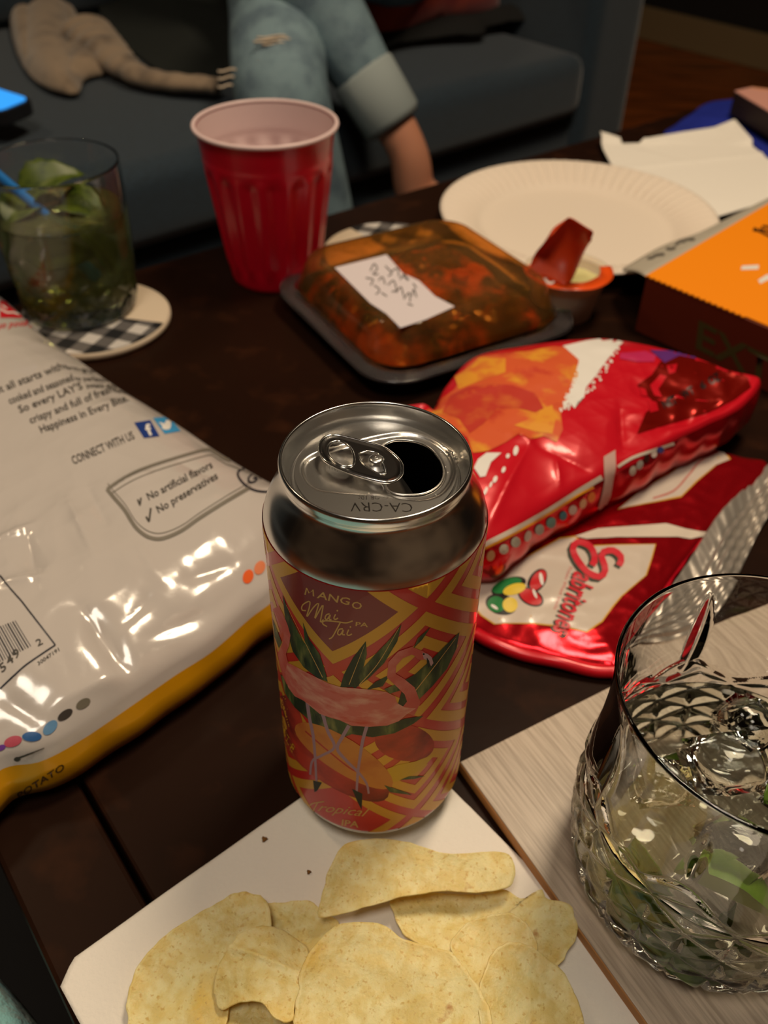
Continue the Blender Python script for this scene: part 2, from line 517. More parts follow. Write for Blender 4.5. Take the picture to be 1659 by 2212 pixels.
for i in range(-3, 4):
    for j in range(-1, 6):
        if (i + j) % 2: continue
        cx, cz = -11.8 + 27 * i, 128.5 - 27 * j
        rings += ring(cx, cz, 18.6, 24.4)
        if i != 0:
            rings += ring(cx, cz, 9.0, 14.4) + ring(cx, cz, 0, 4.6)
decal('gold_chevron_band', can_map, sz_bm(rings), gold, sleeve, .02, 2.0, its=7)
decal('title_diamond', can_map, sz_bm(ring(-11.8, 128.5, 0, 18.7)), maroon, sleeve, .03, 2.0, its=7)
MAPC = can_px
def ccal(name, polys, material, off, L=8, label=None):
    return decal(name, MAPC, bm_polys([cvp(p) for p in polys]), material, sleeve, off, L, label)
leafm = mat('printed_leaf_green', srgb(62, 84, 40), .5, vary=[(300, srgb(150, 150, 84), .5, .75, (1, 1, .25)), (200, srgb(26, 44, 22), .45, .6, (1, 1, .3))])
pink = mat('printed_flamingo_pink', srgb(226, 116, 106), .5, vary=[(120, srgb(240, 168, 150), .45, .65, (1, 1, 2)), (160, srgb(214, 70, 50), .55, .75, (.6, 1, 2))])
pinkneck = mat('printed_neck_pink', srgb(220, 92, 84), .5, vary=[(90, srgb(236, 140, 130), .45, .65, I3)])
lav = mat('printed_leg_lavender', srgb(178, 140, 160), .5)
mango_r = mat('printed_mango_red', srgb(204, 62, 44), .5, vary=[(50, srgb(120, 24, 26), .42, .62, I3), (70, srgb(226, 110, 70), .6, .8, I3)])
mango_o = mat('printed_mango_orange', srgb(222, 142, 60), .5, vary=[(60, srgb(200, 96, 44), .45, .7, I3)])
yel = mat('printed_yellow', srgb(226, 180, 30), .45)
drk = mat('printed_dark_feather', srgb(38, 44, 38), .6)
cream = mat('printed_pale_gold_letters', srgb(226, 178, 96), .4)
pale = mat('printed_beak_white', srgb(214, 170, 178), .5)
ccal('mango', [ell(1000, 1350, 205, 125, .15)], mango_r, .05)
ccal('mango', [ell(205, 1190, 90, 170, -.3)], mango_r, .05)
ccal('leaf', [[(150, 880), (190, 990), (300, 1100), (420, 1160), (560, 1190), (720, 1240), (880, 1232), (1000, 1185), (1130, 1165), (1060, 1220), (930, 1285), (780, 1312), (640, 1290), (560, 1320), (500, 1350), (440, 1280), (330, 1180), (250, 1110), (180, 1010)]], leafm, .06)
ccal('yellow_blade', [[(155, 1170), (190, 1280), (250, 1380), (230, 1420), (180, 1320)]], yel, .065)
ccal('yellow_blade', [[(880, 1530), (960, 1500), (1070, 1480), (1215, 1425), (1120, 1530), (1010, 1600), (900, 1625)]], yel, .065)
ccal('mango', [ell(530, 1500, 420, 150, .56)], mango_r, .07)
ccal('mango', [ell(585, 1440, 390, 118, .56)], mango_o, .08)
ccal('mango_groove', stroke([(320, 1270), (470, 1400), (620, 1520), (700, 1560)], 10), mango_r, .085)
for lf in [[(165, 330), (220, 480), (300, 640), (380, 760), (455, 870), (475, 930), (400, 900), (310, 830), (235, 720), (190, 560)],
     [(305, 520), (350, 640), (420, 740), (470, 900), (430, 890), (370, 800), (320, 680)],
     [(735, 650), (742, 740), (705, 880), (650, 965), (560, 965), (585, 880), (650, 760)],
     [(980, 530), (950, 650), (860, 800), (760, 900), (660, 975), (640, 960), (700, 850), (800, 740), (905, 630)],
     [(900, 880), (850, 960), (740, 985), (800, 930)],
     [(1375, 590), (1355, 700), (1290, 840), (1190, 960), (1090, 1060), (980, 1105), (955, 1080), (985, 980), (1080, 870), (1190, 770), (1290, 670)],
     [(1120, 850), (1180, 880), (1120, 960), (1000, 980), (900, 1010), (860, 980), (980, 930)], [(100, 500), (160, 660), (140, 700), (110, 620)],
     [(1180, 550), (1120, 640), (1060, 700), (1090, 630)], [(1140, 1580), (1060, 1600), (970, 1605), (1030, 1580)], [(860, 1640), (1010, 1690), (1050, 1710), (900, 1690)]]:
    ccal('leaf', [lf], leafm, .09)
ccal('leaf_midrib', stroke([(1350, 630), (1200, 830), (1020, 1060)], (3, 7)) + stroke([(960, 560), (820, 800), (690, 950)], (3, 6)) + stroke([(725, 680), (620, 950)], (2, 5)) + stroke([(190, 400), (440, 900)], (2, 5)), cream, .1)
ccal('flamingo_leg', stroke([(335, 1070), (350, 1180), (375, 1300), (388, 1440), (400, 1660)], (24, 14)) + stroke([(440, 1150), (475, 1270), (520, 1380), (430, 1440), (370, 1475), (355, 1570)], (24, 14)) +
     stroke([(620, 1230), (575, 1310), (540, 1390), (600, 1470), (690, 1560), (740, 1630), (755, 1700)], (26, 14)) + stroke([(745, 1225), (715, 1330), (695, 1450), (680, 1560), (672, 1690)], (24, 16)), lav, .11)
ccal('flamingo_foot', [[(375, 1610), (435, 1625), (402, 1682), (384, 1690)], [(640, 1665), (712, 1700), (706, 1810), (680, 1760)]], drk, .12)
ccal('flamingo_neck', stroke([(1020, 1140), (1062, 1070), (1040, 1000), (985, 945), (920, 905), (905, 850), (925, 790), (985, 735), (1060, 715), (1125, 745)], (100, 84, 64, 56, 50)), pinkneck, .12)
ccal('flamingo_neck', stroke([(230, 930), (190, 850), (165, 770), (165, 700), (195, 665), (196, 600), (165, 510), (120, 420)], (80, 56, 44, 50)), pinkneck, .12)
ccal('flamingo_body', [[(185, 860), (200, 800), (235, 815), (300, 850), (400, 900), (480, 940), (560, 965), (680, 975), (800, 985), (880, 1000), (935, 1030), (950, 1075), (1000, 1105), (1078, 1112), (1010, 1155), (960, 1200), (880, 1230), (760, 1238), (640, 1232), (560, 1195), (480, 1172), (420, 1150), (360, 1100), (310, 1060), (250, 1030), (205, 970), (188, 910)]], pink, .14)
ccal('flamingo_head', [ell(1110, 745, 42, 32, .3)], pinkneck, .13)
ccal('beak', [[(1120, 728), (1155, 735), (1185, 760), (1196, 800), (1180, 822), (1165, 790), (1130, 768)]], pale, .15)
ccal('beak_tip', [[(1150, 760), (1168, 785), (1172, 820), (1160, 835), (1152, 800)]] + [ell(1130, 738, 7, 7)], drk, .16)
def ctext(txt, p0, p1, h, **k):
    a, b = cvp([p0, p1]); return text_bm(txt, a, b, h / 3.19, **k)
decal('lettering', MAPC, ctext('ANG', (398, 352), (620, 402), 50, bold=.012), cream, sleeve, .05, 5)
ccal('lettering', [[(314, 330), (326, 282), (334, 284), (324, 332)], [(326, 282), (334, 284), (350, 318), (344, 322)], [(344, 322), (350, 318), (374, 294), (376, 302)], [(372, 340), (370, 296), (378, 296), (382, 343)]], cream, .05)
decal('lettering', MAPC, ctext('O', (636, 422), (705, 432), 50, bold=.012), cream, sleeve, .05, 5)
decal('lettering', MAPC, ctext('PA', (664, 545), (750, 553), 30, bold=.02), cream, sleeve, .05, 5)
scr = strokes([[(325, 440), (298, 436), (300, 405), (330, 382), (352, 378), (348, 420), (330, 485), (375, 420), (412, 388), (400, 440), (385, 497), (425, 425), (443, 402), (432, 470), (424, 522), (445, 500)],
               [(488, 462), (466, 468), (456, 492), (470, 500), (492, 468), (484, 498), (500, 502)], [(528, 465), (516, 492), (528, 500), (545, 490)],
               [(470, 550), (440, 530), (455, 510), (540, 516), (600, 524), (645, 510)], [(560, 522), (535, 570), (505, 622), (482, 635)],
               [(578, 565), (552, 570), (542, 598), (560, 606), (582, 570), (574, 602), (592, 606)], [(618, 570), (606, 602), (620, 610), (640, 600)]], 9)
scr += [ell(540, 440, 6, 6), ell(630, 552, 6, 6)]
ccal('script_lettering', scr, cream, .05, 6)
ccal('script_lettering', strokes([[(345, 1790), (370, 1770), (420, 1760), (450, 1755)], [(405, 1765), (385, 1800), (372, 1830)]], 8), cream, .05, 6)
decal('script_lettering', MAPC, ctext('ropical', (405, 1820), (755, 1862), 62, shear=.5), cream, sleeve, .05, 5)
decal('lettering', MAPC, ctext('IPA', (568, 1918), (685, 1934), 42, bold=.02), cream, sleeve, .05, 5)

# ---- lid
lp = lambda L: [(640 + x / 4.484, 900 + y / 4.484) for x, y in L]
ZL = 152.3
hole = np.array(XY(lp([(835, 285), (880, 240), (960, 215), (1060, 213), (1180, 232), (1300, 290), (1385, 390), (1425, 500), (1410, 600), (1340, 680), (1230, 730), (1100, 742), (1000, 737), (915, 712), (868, 650), (830, 580), (800, 450), (805, 350)]), ZL))
hole = spline(hole, 80, True)
recess = spline(XY(lp([(62, 540), (80, 430), (210, 345), (480, 270), (760, 195), (1000, 158), (1180, 175), (1360, 250), (1490, 370), (1530, 500), (1490, 640), (1390, 750), (1230, 800), (1020, 790), (860, 755), (600, 742), (330, 720), (150, 670)]), ZL), 120, True)
from mathutils.geometry import delaunay_2d_cdt
gx = []
for rr in np.arange(1.0, 22.6, .42):
    n_ = max(8, int(2 * math.pi * rr / .42))
    for k in range(n_):
        a = 2 * math.pi * (k + .5 * (int(rr * 3) % 2)) / n_; gx.append((rr * math.cos(a), rr * math.sin(a)))
gx = np.array(gx); dh, ih = seg_dist(gx, hole); gx = gx[(~ih) & (dh > .25)]
rim_ = np.array([(22.85 * math.cos(2 * math.pi * k / 240), 22.85 * math.sin(2 * math.pi * k / 240)) for k in range(240)])
allp = np.vstack([hole, rim_, gx])
edges = [(i, (i + 1) % 80) for i in range(80)] + [(80 + i, 80 + (i + 1) % 240) for i in range(240)]
r_ = delaunay_2d_cdt([Vector(q) for q in allp], edges, [], 1, 1e-5)
pv = np.array([tuple(q) for q in r_[0]]); tri = [tuple(t) for t in r_[2]]
cen = np.array([pv[list(t)].mean(0) for t in tri]); _, inh = seg_dist(cen, hole)
tri = [t for t, q in zip(tri, inh) if not q and len(t) >= 3]
dr, ir = seg_dist(pv, recess); sd = np.where(ir, dr, -dr)
zl = ZL - .85 * smoothstep(-.5, .75, sd)
rivet = np.array(P(*lp([(775, 470)])[0], ZL)[:2]); finger = np.array(P(*lp([(430, 510)])[0], ZL)[:2])
zl += .5 * np.exp(-(np.linalg.norm(pv - rivet, axis=1) / 3.0) ** 4) - .35 * np.exp(-(np.linalg.norm(pv - finger, axis=1) / 4.0) ** 2)
dh, _ = seg_dist(pv, hole); zl -= .35 * np.exp(-(dh / .35) ** 2)
lidv = np.c_[pv, zl]
lid = obj('lid_panel', lidv, [t if np.cross(pv[t[1]] - pv[t[0]], pv[t[2]] - pv[t[0]]) > 0 else t[::-1] for t in tri], alu_lid, can)
# folded-down tear panel inside and dark interior
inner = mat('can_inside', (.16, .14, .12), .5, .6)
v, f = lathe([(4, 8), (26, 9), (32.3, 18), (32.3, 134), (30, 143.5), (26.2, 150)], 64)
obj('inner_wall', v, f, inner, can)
hc = hole.mean(0)
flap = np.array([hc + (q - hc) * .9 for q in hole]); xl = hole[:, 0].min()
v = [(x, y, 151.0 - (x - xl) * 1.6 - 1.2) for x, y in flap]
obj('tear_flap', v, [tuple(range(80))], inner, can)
v, f = tube(np.c_[hole, np.full(80, ZL - .55)], .28, 6, True); obj('mouth_edge', v, f, alu_lid, can)
# ring pull
def rl(L, n, z): return np.c_[spline(XY(lp(L), z), n, True), np.full(n, z)]
tabo = spline(XY(lp([(310, 205), (245, 255), (228, 340), (265, 425), (335, 478), (480, 540), (640, 588), (850, 628), (950, 615), (1015, 560), (1027, 490), (1000, 420), (905, 335), (820, 290), (640, 245), (480, 210), (390, 195)]), 154.6), 110, True)
h1 = spline(XY(lp([(340, 268), (305, 320), (322, 400), (380, 455), (450, 488), (540, 482), (562, 430), (545, 345), (500, 285), (430, 250), (380, 252)]), 154.6), 60, True)
h2 = spline(XY(lp([(608, 400), (612, 365), (680, 340), (770, 345), (812, 375), (830, 420), (860, 480), (870, 540), (820, 555), (740, 520), (650, 460)]), 154.6), 50, True)
tx0, tx1 = tabo[:, 0].min(), tabo[:, 0].max()
ztab = lambda p: 154.9 + (tx1 - p[:, 0]) / (tx1 - tx0) * 1.1 - .6
allp = [tabo, h1, h2]
gx = np.array([(x, y) for x in np.arange(tx0, tx1, .5) for y in np.arange(tabo[:, 1].min(), tabo[:, 1].max(), .5)])
ok = None
d0, i0 = seg_dist(gx, tabo); d1, i1 = seg_dist(gx, h1); d2, i2 = seg_dist(gx, h2)
gx = gx[i0 & (d0 > .2) & ~i1 & (d1 > .2) & ~i2 & (d2 > .2)]
pts_ = np.vstack([tabo, h1, h2, gx]); ed = []; o_ = 0
for q in (tabo, h1, h2):
    ed += [(o_ + i, o_ + (i + 1) % len(q)) for i in range(len(q))]; o_ += len(q)
r_ = delaunay_2d_cdt([Vector(q) for q in pts_], ed, [], 1, 1e-5)
pv = np.array([tuple(q) for q in r_[0]]); cen = np.array([pv[list(t)].mean(0) for t in r_[2]])
_, a1 = seg_dist(cen, h1); _, a2 = seg_dist(cen, h2); _, a0 = seg_dist(cen, tabo)
tri = [tuple(t) for t, b1, b2, b0 in zip(r_[2], a1, a2, a0) if b0 and not b1 and not b2]
dd_, _ = seg_dist(pv, tabo); zt = ztab(pv) - .25 * smoothstep(.4, 1.2, dd_)
alu_tab = mat('tab_aluminium', (.76, .75, .73), .16, 1.0)
tab = obj('ring_pull', np.c_[pv, zt], tri, alu_tab, can, solid=.35)
for nm, lp_, r0 in (('rolled_rim', tabo, .5), ('finger_hole_rim', h1, .36), ('rivet_slot_rim', h2, .22)):
    v, f = tube(np.c_[lp_, ztab(lp_) - .1], r0, 8, True); obj(nm, v, f, alu_tab, tab)
v, f = lathe([(0.01, 155.05), (1.2, 155.05), (1.9, 154.9), (2.3, 154.4), (2.5, 153.4), (4.2, 153.2), (4.4, 152.6)], 40, rivet); obj('rivet', v, f, alu_lid, can)
v, f = lathe([(0.01, 155.02), (.35, 155.02), (.5, 155.15), (.6, 155.06)], 16, rivet); obj('rivet_dimple', v, f, alu_lid, can)
lidsurf = Surf(np.asarray(lidv).tolist(), [t[::-1] for t in [tuple(x) for x in lid.data.polygons and [p.vertices[:] for p in lid.data.polygons]]])
def ltext(txt, p0, p1, h, up):
    a, b = lp([p0, p1])
    q = text_bm(txt, a, b, h / 4.484, up=up, bold=-.012)
    return decal('embossed_lettering', lidsurf, q, alu_tab, lid, .12, 4)
ltext('CA-CRV', (1120, 840), (520, 830), 95, (.1, 1))
ltext('5c OR 10c', (890, 760), (600, 770), 42, (.05, 1))
ltext('NY', (320, 480), (270, 500), 40, (1, .05)) if False else ltext('MI NY', (275, 490), (415, 540), 50, (.05, -1))
# droplets on the lid
drop = mat('clear_liquid_drops', (1, 1, 1), .02, trans=1.0, ior=1.33)
for (x, y, r0) in ((120, 438, .35), (340, 108, .4), (1425, 285, .4), (1470, 545, .35), (1450, 490, .3), (1355, 760, .35), (1210, 768, .3), (895, 740, .4), (705, 745, .25), (1400, 345, .3)):
    q = lidsurf(*lp([(x, y)])[0], 0)
    if q is None: continue
    v, f = lathe([(r0, 0), (r0 * .95, r0 * .25), (r0 * .7, r0 * .5), (r0 * .3, r0 * .62), (.01, r0 * .65)], 12, (q[0], q[1]), zoff=q[2]); obj('droplet', v, f, drop, can)
v, f = join(*[lathe([(r0, 0), (r0 * .95, r0 * .3), (r0 * .6, r0 * .6), (.01, r0 * .75)], 12, tuple(P(*lp([c])[0], 151.6)[:2]), zoff=151.5) for c, r0 in (((1500, 370), 1.4), ((1530, 400), 1.1), ((1540, 440), 1.0), ((1475, 345), 1.0))])
obj('liquid_puddle', v, f, drop, can)

# ================================================================== NAPKIN, CHIPS
paper = mat('white_paper_napkin', srgb(236, 230, 220), .9, bump=[(700, .6, .4, I3), (120, .5, 1.0, I3)])
def noise_z(seed, sc, amp):
    f_ = foil(seed, sc, 6)
    return lambda p: amp * f_(p)
A_ = np.array([-104., -78]); B_ = np.array([8.5, 18]); e1 = (B_ - A_) / np.linalg.norm(B_ - A_); e2 = np.array([e1[1], -e1[0]])
B_ = A_ + e1 * 148
outl = [A_ + e2 * 6, A_ + e1 * 7 + e2 * .3, A_ + e1 * 50, A_ + e1 * 100, B_, B_ + e2 * 60, B_ + e2 * 120, B_ + e2 * 178, A_ + e1 * 90 + e2 * 180, A_ + e1 * 40 + e2 * 179, A_ + e2 * 178, A_ + e2 * 100, A_ + e2 * 40]
nz = noise_z(3, .05, .45)
v, f, _o = sheet(outl, lambda p, d: .55 + np.abs(nz(p)) * .8 * (np.linalg.norm(p, axis=1) > 40), 200, 60, smooth_outline=False)
napk = obj('paper_napkin', v, f, paper, solid=.35)
tag(napk, 'white paper napkin lying under the can and the potato chips', 'napkin')
crumb = mat('brown_crumb', srgb(120, 80, 30), .8)
for (x, y, r0) in ((571, 1812, 1.1), (667, 1883, .8), (1262, 1968, .8)):
    c = P(x, y, 1.5)
    v, f = lathe([(.01, 0), (r0, .1), (r0 * .8, .5), (.01, .7)], 9, tuple(c[:2]), rfun=lambda r, z, a: r * (1 + .3 * math.sin(3 * a + 1)), zoff=1.2)
    tag(obj('food_crumb', v, f, crumb), {571: 'largest brown crumb on the napkin, left of the can base', 667: 'small brown crumb on the napkin in front of the can', 1262: 'dark crumb at the rightmost chip by the wooden board'}[x], 'crumb')

chipm = mat('fried_potato', srgb(244, 222, 160), .45, sss=.35, spec=.5,
            vary=[(220, srgb(232, 202, 128), .4, .6, I3), (34, srgb(240, 190, 80), .56, .72, I3), (700, srgb(214, 176, 100), .58, .7, I3), (90, srgb(186, 136, 70), .7, .76, I3)],
            bump=[(240, .8, .9, I3), (1200, .4, .3, I3)])
kk = lambda L: [(x * .7836, 1700 + y * .7836) for x, y in L]
def chip(label, outline, zf, nt=110, nr=26, curl=None):
    """zf(x,y) height in world mm; outline in crop pixels, carried onto that height"""
    pts = []
    for (x, y) in kk(outline):
        z = 5.0
        for _ in range(25):
            q = P(x, y, z); z = .5 * z + .5 * float(zf(np.array([q[:2]]))[0])
        pts.append(q[:2])
    o = spline(np.array(pts), 90, True); cc_ = o.mean(0); aa_ = np.arange(90); o = cc_ + (o - cc_) * (1 + .006 * np.sin(aa_ * 1.9 + rng.rand() * 6) + .008 * np.sin(aa_ * .83 + 2) + .004 * rng.randn(90))[:, None]
    bl = foil(int(rng.randint(1000)), .045, 4); bl2 = foil(int(rng.randint(1000)), .14, 5)
    v, f, oo = sheet(o, lambda p, d: np.maximum(zf(p) + 1.9 * bl(p) + .8 * bl2(p) + 1.2 * np.exp(-d / 3.0), 1.1) , nt, nr)
    t = obj('potato_chip', v, f, chipm, solid=.5)
    t['label'] = label; t['category'] = 'chip'; t['group'] = 'potato chips on the napkin'
    return t
def saddle(c, z0, tx=0, ty=0, kx=0, ky=0, ang=0):
    c = np.array(P(*kk([c])[0], z0)[:2]); ca, sa = math.cos(ang), math.sin(ang)
    def f(p):
        d = p - c; u = d[:, 0] * ca + d[:, 1] * sa; w = -d[:, 0] * sa + d[:, 1] * ca
        return z0 + tx * u + ty * w + kx * u * u + ky * w * w
    return f
chip('flat pale chip lying between the two left chips and the centre ones', [(715, 328), (780, 318), (850, 316), (890, 345), (935, 385), (900, 430), (850, 470), (790, 440), (740, 400)], saddle((820, 380), 1.8, 0, 0, .0004, .0004))
chip('large oval chip at the far left of the napkin', [(350, 600), (360, 540), (390, 480), (470, 400), (580, 330), (640, 296), (680, 290), (722, 305), (748, 350), (742, 400), (700, 450), (640, 560), (610, 680), (480, 730), (370, 720)], saddle((540, 500), 6, .05, .08, .0012, .004, .9))
chip('wide ridged chip lying at the right below the folded chip', [(1080, 310), (1180, 292), (1300, 296), (1390, 285), (1440, 310), (1490, 282), (1510, 310), (1575, 330), (1590, 400), (1560, 465), (1530, 500), (1430, 520), (1300, 500), (1200, 450), (1115, 405)], saddle((1330, 400), 4, .02, .03, .003, -.002, .3))
chip('broken deep orange chip beneath the curled chip at the bottom edge', [(560, 640), (610, 590), (700, 570), (780, 600), (830, 640), (830, 740), (700, 780), (580, 760)], saddle((700, 660), 4, 0, 0, .002, .002))
chip('folded chip behind the others nearest to the can', [(882, 360), (880, 320), (900, 262), (912, 215), (940, 168), (1000, 143), (1120, 150), (1230, 180), (1370, 180), (1412, 200), (1418, 250), (1392, 285), (1300, 293), (1220, 288), (1160, 295), (1050, 320), (950, 350)], saddle((1130, 240), 15, -.05, .25, -.002, -.012, .05))
chip('small rounded chip half hidden between the right hand chips', [(1255, 410), (1300, 368), (1400, 345), (1450, 375), (1480, 430), (1470, 500), (1400, 580), (1320, 560), (1275, 500), (1240, 440)], saddle((1360, 460), 9, 0, .1, .003, .002))
chip('curled chip with a snapped edge left of the centre chip', [(590, 560), (600, 500), (640, 425), (670, 395), (740, 383), (800, 405), (850, 452), (835, 520), (815, 600), (802, 650), (760, 640), (720, 595), (660, 592), (605, 612)], lambda p: saddle((710, 500), 14, 0, 0, -.03, -.002, .35)(p) + 1.5 * np.exp(-np.abs((p - np.array(P(*kk([(690, 455)])[0], 14)[:2])) @ np.array([.3, .95])) / 1.2))
chip('broad chip at the bottom right corner of the heap', [(1352, 470), (1380, 440), (1420, 430), (1470, 445), (1545, 500), (1585, 570), (1612, 660), (1590, 760), (1450, 780), (1340, 700), (1320, 570)], saddle((1460, 560), 10, 0, .12, .004, .002, .4))
chip('largest round chip at the front centre of the heap', [(812, 640), (820, 560), (850, 465), (920, 392), (985, 376), (1060, 388), (1120, 428), (1230, 450), (1290, 510), (1330, 575), (1360, 660), (1330, 780), (1080, 830), (880, 800), (820, 720)], saddle((1060, 560), 11, .02, .05, .002, .0035, .2))

# ================================================================== WOODEN BOARD, RIGHT GLASS
board_top = mat('pale_washed_board', srgb(188, 172, 154), .4, vary=[(40, srgb(158, 142, 124), .4, .65, (1, 22, 1, -1.04))], bump=(60, .2, .2, (1, 26, 1, -1.04)), spec=.7)
board_edge = mat('raw_board_edge', srgb(176, 122, 66), .6)
c0 = np.array([33.5, 1.0]); d1 = np.array([71., 41]); d1 /= np.linalg.norm(d1); d2 = np.array([58., -94]); d2 /= np.linalg.norm(d2)
d2 = np.array([d1[1], -d1[0]])
board = root('serving_board', 'pale washed wooden board with a raw brown edge under the cut glass tumbler', 'board', (*(c0 + d1 * 95 + d2 * 95), .3))
obj('board_core', *box_xy(c0, d1 * 190, d2 * 205, .3, 5.4, .5), board_edge, board, smooth=False)
obj('board_face', *box_xy(c0 + d1 * .4 + d2 * .4, d1 * 189.2, d2 * 204.2, 5.4, 6.0, .3), board_top, board, smooth=False)

glassm = mat('clear_glass', (1, 1, 1), .0, trans=1.0, ior=1.5)
GC = np.array([116., -41.5])
GP = [(0, 36.5), (1.5, 40), (5, 43.5), (9, 45.6), (20, 47.4), (34, 48.8), (46, 48.6), (57, 47.2), (70, 45.9), (84, 45.6), (102, 47.0)]
gpz = spline(GP, 300)
def gR(z): return np.interp(z, gpz[:, 0], gpz[:, 1])
def crystal(center, z0, Rf, Hh, ncut=24, cut=1.0, base=14, wall=3.0, nth=432, nz=150, leaf=True):
    th = np.linspace(0, 2 * math.pi, nth, endpoint=False)
    zs = np.linspace(.6, Hh, nz)
    vs = []
    def v_cut(ph, w):   # v groove profile from phase distance
        q = np.abs((ph + math.pi) % (2 * math.pi) - math.pi); return np.clip(1 - q / w, 0, 1)
    for z in zs:
        r = np.full(nth, Rf(z)); dep = np.zeros(nth)
        fade = smoothstep(58, 50, z) * smoothstep(2, 6, z) if leaf else smoothstep(42, 30, z) * smoothstep(3, 7, z)
        tw_ = .035 * (z - 26)
        for sg in (1, -1):
            dep = np.maximum(dep, 1.5 * cut * fade * v_cut(ncut / 2 * (th + sg * tw_), 1.5))
        dep = np.maximum(dep, 1.2 * cut * fade * v_cut(ncut * th, .9) * smoothstep(48, 40, z))
        if leaf:
            for k in range(8):
                big = k % 2 == 0; a0 = 2 * math.pi * k / 8 + .15; zc, hz, hw = (70, 25, .085) if big else (76, 12, .06)
                da = np.abs((th - a0 + math.pi) % (2 * math.pi) - math.pi)
                u = np.clip(1 - ((z - zc) / hz) ** 2, 0, 1)
                dep = np.maximum(dep, 1.3 * cut * np.clip(u * hw - da, 0, 1) / hw)
            zarc = 56 + 5 * np.cos(8 * (th - .15))
            dep = np.maximum(dep, .8 * cut * np.clip(1 - np.abs(z - zarc) / 1.3, 0, 1))
        r = r - dep
        vs += [(center[0] + r[k] * math.cos(th[k]), center[1] + r[k] * math.sin(th[k]), z0 + z) for k in range(nth)]
    # rim and inside
    n_in = 50; prof = []
    for a in np.linspace(0, math.pi, 8)[1:-1]: prof.append((Rf(Hh) - .6 + .6 * math.cos(a), Hh + .6 * math.sin(a)))
    wl = lambda z: 1.2 + (wall - 1.2) * smoothstep(Hh, Hh * .45, z)
    for z in np.linspace(Hh, base + 5, n_in): prof.append((Rf(z) - wl(z), z))
    Ri = Rf(base + 5) - wall
    for a in np.linspace(0, math.pi / 2, 8)[1:]: prof.append((Ri - 5 + 5 * math.cos(a), base + 5 - 5 * math.sin(a)))
    prof.append((Ri * .5, base - .6)); prof.append((.02, base - 1))
    for (r, z) in prof: vs += [(center[0] + r * math.cos(t), center[1] + r * math.sin(t), z0 + z) for t in th]
    nrow = nz + len(prof); fs = []
    for j in range(nrow - 1):
        for k in range(nth):
            k2 = (k + 1) % nth; fs.append((j * nth + k, j * nth + k2, (j + 1) * nth + k2, (j + 1) * nth + k))
    # star-cut foot
    st = len(vs)
    for (r, z) in ((Rf(.6) - 1.5, .05), (Rf(.6) * .75, .4), (.02, 1.4)):
        vs += [(center[0] + r * math.cos(t), center[1] + r * math.sin(t), z0 + z + (.5 * abs(math.sin(12 * t)) if r > 1 and z > .1 else 0)) for t in th]
    chain = [0, st, st + nth, st + 2 * nth]
    for a, b in zip(chain[:-1], chain[1:]):
        for k in range(nth):
            k2 = (k + 1) % nth; fs.append((a + k2, a + k, b + k, b + k2))
    return vs, fs, wl
v, f, wl = crystal(GC, 6.05, gR, 101.5)
gl = root('crystal_tumbler', 'clear cut glass tumbler with leaf cuts, standing on the pale board', 'glass', (*GC, 6.05))
obj('glass_bowl', v, f, glassm, gl, autosmooth=35)
def liquid(center, z0, zb, zt, Rf, wl, material, seed=1):
    prof = [(.02, zb)]
    R0 = Rf(zb + 5) - wl(zb + 5) + .08
    for a in np.linspace(math.pi / 2, 0, 7): prof.append((R0 - 5 + 5 * math.cos(a), zb + 5 - 5 * math.sin(a)))
    for z in np.linspace(zb + 6, zt, 30): prof.append((Rf(z) - wl(z) + .08, z))
    Rt = Rf(zt) - wl(zt)
    prof += [(Rt - 1, zt - .4), (Rt * .6, zt - .6), (.02, zt - .6)]
    return lathe(prof, 96, center, zoff=z0)
drinkm = mat('pale_lime_drink', (.97, .99, .90), .0, trans=1.0, ior=1.33)
v, f = liquid(GC, 6.05, 13.2, 48, gR, wl, drinkm)
tag(obj('iced_drink', v, f, drinkm), 'clear pale drink filling the lower half of the cut glass tumbler', 'drink')
icem = mat('clear_ice', (.99, 1, .99), .03, trans=1.0, ior=1.31, bump=(60, .4, 1.2, I3))
def ice(c, s, rot, label, group):
    bm = bmesh.new(); bmesh.ops.create_cube(bm, size=s)
    bmesh.ops.bevel(bm, geom=bm.edges[:], offset=s * .16, segments=3, affect='EDGES')
    M_ = Matrix.Rotation(rot[0], 4, 'X') @ Matrix.Rotation(rot[1], 4, 'Y') @ Matrix.Rotation(rot[2], 4, 'Z')
    vs = [tuple(np.array(M_ @ v.co) * (1, .85, .8) + np.array(c)) for v in bm.verts]
    fs = [[v.index for v in q.verts] for q in bm.faces]; bm.free()
    tag(obj('ice_cube', vs, fs, icem), label, 'ice cube', group)
ice((GC[0] + 2, GC[1] + 14, 50), 24, (.4, .3, .2), 'ice cube at the far side of the cut glass tumbler', 'ice in the cut glass tumbler')
ice((GC[0] + 24, GC[1] + 2, 52), 22, (.1, .5, .9), 'ice cube at the right side of the cut glass tumbler', 'ice in the cut glass tumbler')
ice((GC[0] - 2, GC[1] - 16, 46), 22, (.7, .2, .5), 'ice cube near the front of the cut glass tumbler', 'ice in the cut glass tumbler')
ice((GC[0] + 10, GC[1] + 24, 60), 18, (.9, .2, .7), 'smallest ice cube on top at the far side of the cut glass tumbler', 'ice in the cut glass tumbler')
ice((GC[0] - 22, GC[1] + 6, 48), 20, (.2, .8, .1), 'ice cube at the left side of the cut glass tumbler', 'ice in the cut glass tumbler')
mint = mat('mint_leaf_green', srgb(84, 112, 30), .45, vary=[(120, srgb(44, 80, 20), .45, .65, I3)], bump=(200, .5, .5, I3))
limem = mat('lime_rind_green', srgb(116, 158, 44), .4, vary=[(60, srgb(150, 180, 70), .5, .7, I3)])
limef = mat('lime_flesh', srgb(190, 200, 110), .3, sss=.3)
